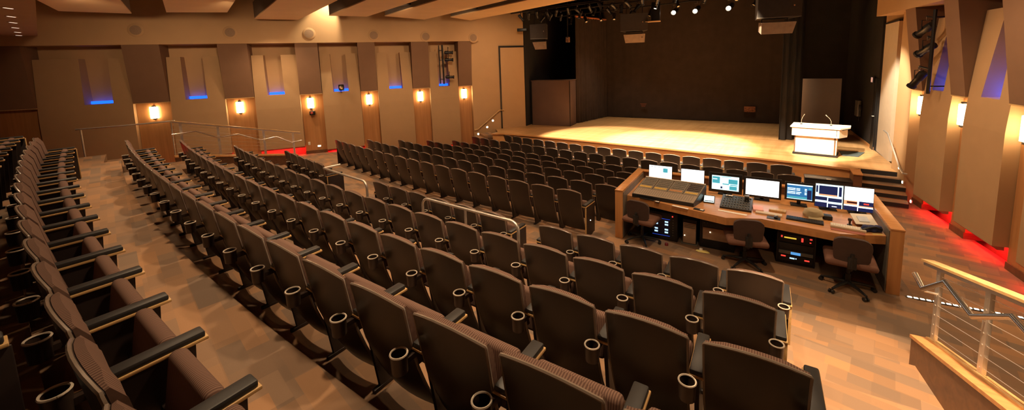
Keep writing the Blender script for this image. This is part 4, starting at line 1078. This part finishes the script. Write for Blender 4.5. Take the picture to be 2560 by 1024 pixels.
r = flat('black_case', 'small black case beside the khaki cap', 'case', 3.03, .47, .10, .12, .06, M_BLACKP, .05, .74, .01)
bi = deskthing('binder', 'open white binder tilted on a stand at the right desk end', 'binder', 3.42, .42, .74, .25)
mb = MB(); mb.box((0, 0, .085), (.25, .20, .012), RotX(.45), .003); mb.obj('page', M_PAPER, bi)
mb = MB(); mb.box((-.01, -.01, .094), (.12, .10, .003), RotX(.45)); mb.obj('inset_sheet', pmat('paper_bluish', (.62, .68, .78), .8), bi)
mb = MB(); mb.box((0, .03, .04), (.20, .10, .08), None, .01); mb.obj('stand', M_REDP, bi)
hp = deskthing('desk_microphone', 'black desk microphone standing left of the white binder', 'microphone', 3.26, .33, .74)
mb = MB(); mb.lathe([(.03, 0), (.03, .012), (.012, .02), (.014, .06), (.024, .075), (.022, .10), (.0, .108)], seg=12); mb.obj('body', M_BLACKP, hp)
bg = deskthing('camera_bag', 'navy strap bag heaped at the right end of the desk', 'bag', 3.48, .22, .74)
mb = MB()
for k, (x, y, s) in enumerate([(-.07, -.02, .05), (.0, .0, .055), (.06, .03, .05)]):
    mb.lathe([(.0, 0), (s, .01), (s * 1.05, .04), (s * .7, .075), (.0, .085)], (x, y, 0), 12)
mb.obj('pouch', M_NAVY, bg)
mb = MB(); mb.tube([(-.15, -.05, .01), (-.11, -.07, .03), (-.05, -.06, .06), (.02, -.05, .08), (.09, -.02, .05), (.1, .05, .02)], .012, 8); mb.obj('strap', M_BLACKP, bg)
r = flat('yellow_note', 'yellow note strip at the right front corner of the desk', 'note', 3.52, .13, .12, .03, .003, M_YELT, .3)

# under the desk
def rack(x0, x1, y0, y1, h, label):
    r = deskthing('equipment_rack', label, 'equipment rack', (x0 + x1) / 2, y0, 0)
    w = x1 - x0
    mb = MB(); mb.bb((-w / 2, .01, .03), (w / 2, y1 - y0, h), .006); mb.obj('cabinet', M_BLACKP, r)
    for s in (-1, 1):
        mb = MB(); mb.bb((s * (w / 2 - .02), .0, .03), (s * w / 2, .012, h), .002); mb.obj('rail', M_BLACKM, r)
    mb = MB(); mb.bb((-w / 2, .02, 0), (w / 2, y1 - y0 - .02, .03)); mb.obj('plinth', M_BLACKM, r)
    return r, w
r, w = rack(.50, 1.0, .28, .85, .50, 'black rack with blue-white indicator lights under the mixing desk')
mb = MB(); mb.bb((-.15, -.004, .10), (.12, .012, .40)); mb.obj('panel', pmat('navy_panel', (.01, .014, .06), .4), r)
mb = MB()
for x in (-.10, .07):
    for z in (.33, .28, .19, .14): mb.bb((x - .025, -.010, z), (x + .03, -.003, z + .026))
o = mb.obj('indicator_lights', M_LCD, r); o['label'] = 'pale blue glowing indicator blocks'
mb = MB(); mb.bb((-.16, -.008, .09), (.13, -.004, .095)).bb((-.16, -.008, .39), (.13, -.004, .395)); mb.obj('blue_glow_bars', M_LEDB, r)
mb = MB()
for k in range(7): mb.box((.18, -.006, .12 + .045 * k), (.012, .008, .016))
mb.obj('switches', M_GREYPL, r)
mb = MB(); mb.box((.17, -.006, .455), (.02, .008, .02)); mb.obj('red_lamp', M_LEDR, r)
tw = deskthing('computer_tower', 'bronze-fronted computer tower under the desk between racks', 'computer', 1.19, .30, 0)
mb = MB(); mb.bb((-.11, .01, .02), (.11, .45, .44), .008); mb.obj('case', M_BLACKP, tw)
mb = MB(); mb.bb((-.10, -.008, .03), (.10, .012, .385), .004); mb.obj('front_panel', M_TOWER, tw)
mb = MB()
for k in range(3): mb.bb((-.085, -.012, .30 + .028 * k), (.09, -.006, .315 + .028 * k))
mb.obj('drive_bays', M_GREYPL, tw)
mb = MB(); mb.box((-.075, -.012, .16), (.012, .006, .012)); mb.obj('power_light', M_LEDW, tw)
mb = MB(); mb.bb((-.13, -.02, 0), (.13, .47, .02), .004); mb.obj('stand', M_GREYPL, tw)
r, w = rack(1.35, 1.86, .30, .88, .53, 'black rack with a bronze blank panel under the desk')
mb = MB(); mb.bb((-.21, -.006, .16), (.21, .012, .36), .002); mb.obj('blank_panel', M_TOWER, r)
mb = MB(); mb.box((-.10, -.009, .29), (.012, .006, .012)); mb.obj('screw_light', M_LEDW, r)
mb = MB(); mb.box((.185, -.008, .25), (.04, .008, .03)); mb.obj('latch', M_BLACKM, r)
mb = MB(); mb.lathe([(.014, 0), (.014, .01)], (-.19, -.004, .44), 12, None).lathe([(.014, 0), (.014, .01)], (-.14, -.004, .44), 12, None); mb.obj('sockets', M_GREYPL, r)
r, w = rack(2.42, 2.90, .30, .85, .50, 'black rack of amplifiers with red and blue lights')
for k, (z0, z1, m) in enumerate([(.36, .48, M_BLACKM), (.25, .34, M_BLACKP), (.165, .215, M_GREYPL), (.05, .155, M_BLACKM)]):
    mb = MB(); mb.bb((-.21, -.012, z0), (.21, .012, z1), .003); o = mb.obj('rack_unit', m, r)
    if k == 0:
        mb = MB(); mb.bb((-.15, -.016, .415), (.0, -.011, .435)); mb.obj('yellow_display', M_LEDY, o)
        mb = MB(); mb.bb((.06, -.016, .39), (.085, -.011, .45)).bb((.16, -.016, .44), (.19, -.011, .46)).bb((.16, -.016, .39), (.18, -.011, .405)).bb((-.19, -.016, .42), (-.17, -.011, .45)); mb.obj('red_lamps', M_LEDR, o)
    if k == 2:
        mb = MB(); mb.bb((-.06, -.016, .17), (.06, -.011, .21)); mb.obj('blue_display', emat('display_blue', (.10, .38, .85), .7), o)
    if k == 3:
        mb = MB(); mb.bb((-.18, -.016, .12), (-.12, -.011, .14)).bb((.11, -.016, .10), (.17, -.011, .12)); mb.obj('red_lamps', M_LEDR, o)
        mb = MB(); mb.bb((-.07, -.016, .10), (-.01, -.011, .12)).bb((.0, -.016, .105), (.015, -.011, .12)); mb.obj('blue_display', M_LCD, o)
cb = deskthing('cable_bundle', 'tangle of dark cables hanging under the right desk end', 'cables', 3.12, .62, .35)
mb = MB()
for k in range(7):
    pts = [(random.uniform(-.15, .2), random.uniform(-.1, .2), .30)] + [(random.uniform(-.2, .25), random.uniform(-.15, .15), .3 - .1 * j + random.uniform(-.04, .04)) for j in range(1, 5)]
    mb.tube(pts, .007, 6)
mb.obj('cables', M_BLACKM, cb)
r = deskthing('cleaning_cloth', 'small yellow and white cloth on the floor by the bronze rack', 'cloth', 1.42, .12, 0)
mb = MB(); mb.lathe([(.0, 0), (.11, .006), (.09, .022), (.0, .03)], seg=12)
for v in mb.bm.verts: v.co.y *= .35; v.co.z *= 1 + .4 * math.sin(v.co.x * 40)
mb.obj('cloth', M_YELT, r)
mb = MB(); mb.lathe([(.0, .02), (.03, .022), (.025, .05), (.0, .06)], (-.03, .02, 0), 10); mb.obj('tape_roll', M_PAPER, r)
r = deskthing('red_cap', 'tiny dark red cap on the floor by the left office chair', 'cap', .86, .10, 0)
mb = MB(); mb.lathe([(.03, 0), (.03, .03), (.02, .045), (.0, .046)], seg=12); mb.obj('body', pmat('dark_red', (.16, .02, .02), .5), r)
def office_chair(x, y, rz, label):
    r = deskthing('office_chair', label, 'chair', x, y, 0, rz, 'office chairs at the control desk')
    # backrest: rounded, bowed panel
    mb = MB(); grid = []
    for i in range(9):
        v = i / 8; row = []
        for j in range(11):
            u = -1 + j / 5
            wv = .205 * (1 - .10 * (1 - v) - .12 * max(0, v - .75) * 4 * .6)
            sx = u * wv; q = abs(u) ** 4
            z = .44 + (.36 * v) * (1) + (-.06 * q if v > .5 else .06 * q) * abs(v - .5) * 2
            yb = -.24 + .03 * u * u - .03 * (v - .5)
            row.append((Vector((sx, yb, z)), Vector((sx * .97, yb + .055, z))))
        grid.append(row)
    mb.sheet(grid, 0); mb.obj('backrest', M_CHAIR, r)
    mb = MB(); mb.box((0, .0, .43), (.54, .50, .085), None, .04, None, 3); mb.obj('seat_pad', M_SEATPAD, r)
    mb = MB(); mb.tube([(0, -.265, .60), (0, -.275, .42), (0, -.20, .36), (0, -.02, .37)], .022, 8).bb((-.045, -.285, .40), (.045, -.262, .56), .006); mb.obj('back_bracket', M_BLACKP, r)
    mb = MB(); mb.lathe([(.03, .09), (.03, .22), (.022, .22), (.022, .40)], seg=12); mb.obj('column', M_BLACKM, r)
    mb = MB(); mb.tube([(.0, 0, .35), (.20, -.06, .345), (.25, -.07, .33)], .008, 6); mb.obj('lever', M_GREYPL, r)
    for k in range(5):
        a = 2 * PI * k / 5 + .3
        mb = MB(); mb.tube([(0, 0, .10), (.16 * math.cos(a), .16 * math.sin(a), .09), (.29 * math.cos(a), .29 * math.sin(a), .065)], [.026, .02, .014], 8); o = mb.obj('base_arm', M_BLACKP, r)
        mb = MB()
        for s in (-1, 1): mb.lathe([(.0, 0), (.026, .0), (.026, .018), (.0, .018)], (.29 * math.cos(a) - s * .02 * math.sin(a), .29 * math.sin(a) + s * .02 * math.cos(a), .026), 12, RotZ(a) @ RotX(PI / 2))
        mb.tube([(.29 * math.cos(a), .29 * math.sin(a), .03), (.29 * math.cos(a), .29 * math.sin(a), .07)], .009, 6); mb.obj('caster', M_BLACKP, o)
    return r
office_chair(.46, .06, -.15, 'brown office chair at the left end of the control desk')
office_chair(2.01, -.02, .2, 'brown office chair at the middle of the control desk')
office_chair(3.21, -.10, -.05, 'brown office chair at the right end of the control desk')
# ------------------------------------------------------------------ loudspeaker clusters
def cluster(x, y, rz, z0, z1, zl, w, label):
    r = thing('speaker_cluster', label, 'speaker', (x, y, zl), rz, 'hanging loudspeaker clusters')
    d = .55
    mb = MB(); mb.hexa([(-w / 2, 0, z0 - zl), (w / 2, 0, z0 - zl), (w / 2 - .12, d, z0 - zl), (-w / 2 + .12, d, z0 - zl), (-w / 2, -.04, z1 - zl), (w / 2, -.04, z1 - zl), (w / 2 - .12, d, z1 - zl), (-w / 2 + .12, d, z1 - zl)])
    o = mb.obj('main_cabinet', pmat('speaker_dark', (.045, .034, .028), .8), r, smooth=False)
    mb = MB(); mb.bb((-w / 2, -.008, z0 - zl), (w / 2, .0, z0 - zl + .02)); mb.obj('grille_edge', M_GREYPL, o, smooth=False)
    mb = MB(); mb.box((w * .32, -.03, z0 - zl + .30), (.035, .012, .035)); mb.obj('badge', M_CHROME, o)
    wl_ = w * .78; h = z0 - zl - .12
    mb = MB(); mb.hexa([(-wl_ / 2 + .06, .20, 0), (wl_ / 2, .20, 0), (wl_ / 2 - .1, d, 0.1), (-wl_ / 2 + .1, d, .1), (-wl_ / 2, 0.02, h), (wl_ / 2 + .02, .02, h), (wl_ / 2 - .1, d, h + .05), (-wl_ / 2 + .1, d, h + .05)])
    o = mb.obj('lower_cabinet', pmat('speaker_brown', (.20, .135, .095), .8), r, smooth=False)
    mb = MB(); mb.box((w * .30, .08, h * .62), (.035, .02, .035)); mb.obj('badge', M_CHROME, o)
    for s in (-1, 1):
        mb = MB(); mb.tube([(s * w * .3, .3, z0 - zl - .14), (s * w * .3, .3, z0 - zl + .02)], .015, 6).tube([(s * w * .3, .3, z1 - zl), (s * w * .3, .3, 7.59 - zl)], .012, 6); mb.obj('suspension', M_BLACKM, r)
cluster(-.86, 12.95, .42, 4.82, 5.62, 4.40, 1.05, 'large black loudspeaker cluster hanging above the podium side')
cluster(-5.36, 14.35, .33, 4.88, 5.50, 4.46, 0.95, 'loudspeaker cluster hanging before the middle of the stage')
cluster(-9.15, 13.75, .30, 4.82, 5.42, 4.40, 0.72, 'loudspeaker cluster hanging at the left edge of the stage')

# ------------------------------------------------------------------ stage lighting bars
def fixture(loc, aim, label, group, lens=None, s=1.0, yoke_up=True):
    r = thing('stage_light', label, 'stage light', loc, 0, group)
    d = (Vector(aim) - Vector(loc)).normalized()
    q = d.to_track_quat('Z', 'Y').to_matrix()
    mb = MB(); mb.lathe([(.05 * s, -.20 * s), (.085 * s, -.17 * s), (.09 * s, .0), (.07 * s, .03 * s), (.075 * s, .20 * s), (.095 * s, .21 * s), (.095 * s, .25 * s), (.082 * s, .25 * s), (.078 * s, .20 * s), (.0, .195 * s)], (0, 0, 0), 14, q)
    mb.obj('body', M_BLACKM, r)
    mb = MB(); mb.lathe([(.0, .215 * s), (.068 * s, .215 * s), (.06 * s, .232 * s), (.0, .238 * s)], (0, 0, 0), 14, q); mb.obj('lens', lens or M_CHROME, r)
    u = d.cross(Vector((0, 0, 1)));
    u = Vector((1, 0, 0)) if u.length < .1 else u.normalized()
    mb = MB(); mb.tube([u * .10 * s, u * .11 * s + Vector((0, 0, .2 * s)), -u * .11 * s + Vector((0, 0, .2 * s)), -u * .10 * s], .010 * s, 6)
    mb.obj('yoke', M_BLACKM, r)
    mb = MB(); mb.box((0, 0, .24 * s), (.04 * s, .05 * s, .09 * s), None, .005); mb.obj('clamp', M_CHROME, r)
    return r
def bar(y, z, x0, x1, label):
    r = thing('lighting_bar', label, 'lighting bar', ((x0 + x1) / 2, y, z), 0, 'lighting bars over the stage')
    L = (x1 - x0) / 2
    mb = MB(); mb.tube([(-L, 0, 0), (L, 0, 0)], .026, 8); mb.obj('pipe', M_BLACKM, r)
    mb = MB(); mb.tube([(-L, 0, .22), (L, 0, .22)], .02, 8); mb.obj('cable_tray', M_BLACKM, r)
    for k in range(6):
        x = -L + 2 * L * (k + .5) / 6
        mb = MB(); mb.tube([(x, 0, 0), (x, 0, 7.6 - z)], .010, 6); mb.obj('suspension', M_BLACKM, r)
    return r
bar(13.3, 5.92, -10.2, .6, 'front lighting bar hung over the stage edge')
bar(14.5, 5.95, -10.0, .4, 'middle lighting bar hung over the stage')
bar(15.7, 5.88, -9.4, .2, 'rear lighting bar hung over the stage carrying lit lamps')
xs1 = [-9.7, -9.3, -8.9, -8.4, -8.0, -7.5, -7.1, -6.6, -6.2, -5.7, -5.2, -4.7, -4.2, -3.6, -3.0, -2.3]
for i, x in enumerate(xs1):
    fixture((x, 13.3, 5.71 + .03 * (i % 3)), (x + random.uniform(-1.6, 1.6), 14.6 + random.uniform(-.8, 1.6), 3.6), 'unlit black stage light on the front bar, %s from the left' % ORD[i + 1], 'front bar lights', M_LEDW if i in (2, 7, 9) else None, .68)  # a few glowing lenses stand in for glints on the unlit lights
xs2 = [-9.4, -9.0, -8.5, -8.1, -7.6, -7.0, -6.4, -5.9, -5.3, -4.6, -3.9, -3.0, -2.1, -1.4]
for i, x in enumerate(xs2):
    fixture((x, 14.5, 5.72 + .04 * (i % 2)), (x + random.uniform(-1.6, 1.6), 14.5 + random.uniform(-1.6, 1.6), 3.4), 'unlit black stage light on the middle bar, %s from the left' % ORD[i + 1], 'middle bar lights', M_LEDW if i in (1, 4, 6, 9) else None, .7)  # some lenses glow here too, as painted-in sparkle
for i, (x, z) in enumerate([(-4.28, 5.60), (-3.53, 5.57), (-2.46, 5.55)]):
    fixture((x, 15.7, z), (x + (-.1 - .1 * i), 12.6, 4.4), 'lit bright lamp on the rear bar, %s of three from the left' % ORD[i + 1], 'lit rear lamps', M_HOT, 1.05)
for i, x in enumerate([-8.7, -8.0, -7.3, -6.7, -6.0, -5.2, -1.7, -1.0]):
    fixture((x, 15.7, 5.64), (x + random.uniform(-1.6, 1.6), 14.4, 3.4), 'unlit black stage light on the rear bar, %s from the left' % ORD[i + 1], 'unlit rear bar lights', None, .75)
r = thing('hanging_camera', 'small camera box on a long thin pole above the stage left', 'camera', (-7.75, 13.7, 4.70))
mb = MB(); mb.tube([(0, 0, .1), (0, 0, 2.9)], .022, 8); mb.obj('pole', M_BLACKM, r)
mb = MB(); mb.box((0, 0, 0), (.13, .12, .20), None, .01); mb.obj('housing', pmat('camera_brown', (.22, .12, .07), .5), r)
mb = MB(); mb.box((.02, -.065, .04), (.05, .02, .05), None, .005); mb.obj('lens', M_CHROME, r)
r = thing('sound_baffle', 'small pale-edged board hanging right of the middle loudspeaker', 'panel', (-4.75, 14.6, 5.18), .25)
mb = MB(); mb.box((0, 0, 0), (.50, .30, .03), None, .005); mb.obj('board', M_PANEL, r)
mb = MB(); mb.box((.08, .1, .35), (.3, .05, .66), None, .005); mb.obj('back_plate', M_BLACKP, r)
r = thing('projector', 'small black projector hung beside the left edge of the stage opening', 'projector', (-10.15, 14.0, 5.28), .5)
mb = MB(); mb.box((0, 0, 0), (.42, .26, .12), None, .015); mb.obj('case', M_BLACKP, r)
mb = MB(); mb.tube([(.05, 0, .06), (.12, 0, .5), (.12, 0, 2.3)], .012, 6); mb.obj('bracket', M_BLACKM, r)

# ------------------------------------------------------------------ lights on the side walls
r = thing('wall_light_boom', 'black vertical pipe with cables on the left wall near the stage', 'light stand', WL.P(5.52, .12, 3.08)); L = r.location
mb = MB(); mb.tube([WL.P(5.52, .22, 3.10) - L, WL.P(5.52, .22, 4.72) - L], .035, 8).tube([WL.P(5.38, .20, 3.12) - L, WL.P(5.38, .20, 4.70) - L], .022, 8); mb.obj('pipe', M_BLACKM, r)
for z in (3.3, 4.1, 4.5):
    mb = MB(); mb.tube([WL.P(5.38, .20, z) - L, WL.P(5.52, .22, z) - L, WL.P(5.52, -.42, z) - L], .014, 6); mb.obj('bracket', M_BLACKM, r)
for i, z in enumerate((4.40, 4.10, 3.38)):
    fixture(tuple(WL.P(5.75, .26, z)), tuple(WL.P(9.0, 1.4, z - .1)), 'black spotlight on the left wall pipe, %s from the top' % ORD[i + 1], 'spotlights on the left wall pipe', None, .8)
r = thing('wall_light_boom', 'black vertical pipe on the right wall near the stage', 'light stand', WR.P(.86, .1, 2.9)); L = r.location
mb = MB(); mb.tube([WR.P(.90, .16, 2.95) - L, WR.P(.90, .16, 4.6) - L], .03, 8); mb.obj('pipe', M_BLACKM, r)
for z in (3.1, 4.45):
    mb = MB(); mb.tube([WR.P(.90, .16, z) - L, WR.P(.90, -.42, z) - L], .014, 6); mb.obj('bracket', M_BLACKM, r)
for i, (z, p, a) in enumerate([(4.24, .17, (-1.2, 1.0, 3.0)), (3.84, .13, (-1.2, .9, 2.7)), (3.24, .22, (-.05, .6, 2.2))]):
    loc = WR.P(.62, p, z)
    fixture(tuple(loc), tuple(WR.P(a[0], a[1], a[2])), 'black spotlight on the right wall pipe, %s from the top' % ORD[i + 1], 'spotlights on the right wall pipe', None, .88)
    q = thing('light_arm', 'black arm holding a spotlight on right wall pipe, %s from the top' % ORD[i + 1], 'bracket', loc, 0, 'arms of the right wall pipe')
    mb = MB(); mb.tube([WR.P(.90, .16, z + .2) - loc, WR.P(.62, p, z + .25) - loc], .018, 6); mb.obj('arm', M_BLACKM, q)
r = thing('wall_lantern', 'black lantern standing on the niche ledge above the left wall', 'stage light', WL.P(1.55, .10, 3.0))
mb = MB(); mb.box((0, 0, .16), (.16, .16, .24), RotZ(.4), .03); mb.obj('body', M_BLACKM, r)
mb = MB(); mb.lathe([(.06, 0), (.07, .03), (.055, .035)], (.07, -.06, .16), 14, RotY(PI / 2)); mb.obj('lens_ring', M_CHROME, r)
mb = MB(); mb.tube([(-.05, 0, .05), (-.05, 0, -.0), (.14, -.09, -.02)], .014, 6); mb.obj('bracket', M_BLACKM, r)
r = thing('small_wall_light', 'small dark fixture with reddish lens under a left wall sconce', 'stage light', WL.P(.46, PBAY, 2.24), math.atan2(LN.y, LN.x) - PI / 2)
mb = MB(); mb.box((0, .10, 0), (.20, .14, .16), None, .02); mb.obj('body', M_BLACKM, r)
mb = MB(); mb.lathe([(.0, 0), (.05, .0), (.045, .015), (.0, .02)], (.02, .17, .01), 14, RotX(-PI / 2)); mb.obj('lens', pmat('red_lens', (.45, .08, .06), .2), r)
mb = MB(); mb.tube([(0, 0, .1), (0, .1, .12), (0, .1, .08)], .012, 6); mb.obj('bracket', M_BLACKM, r)
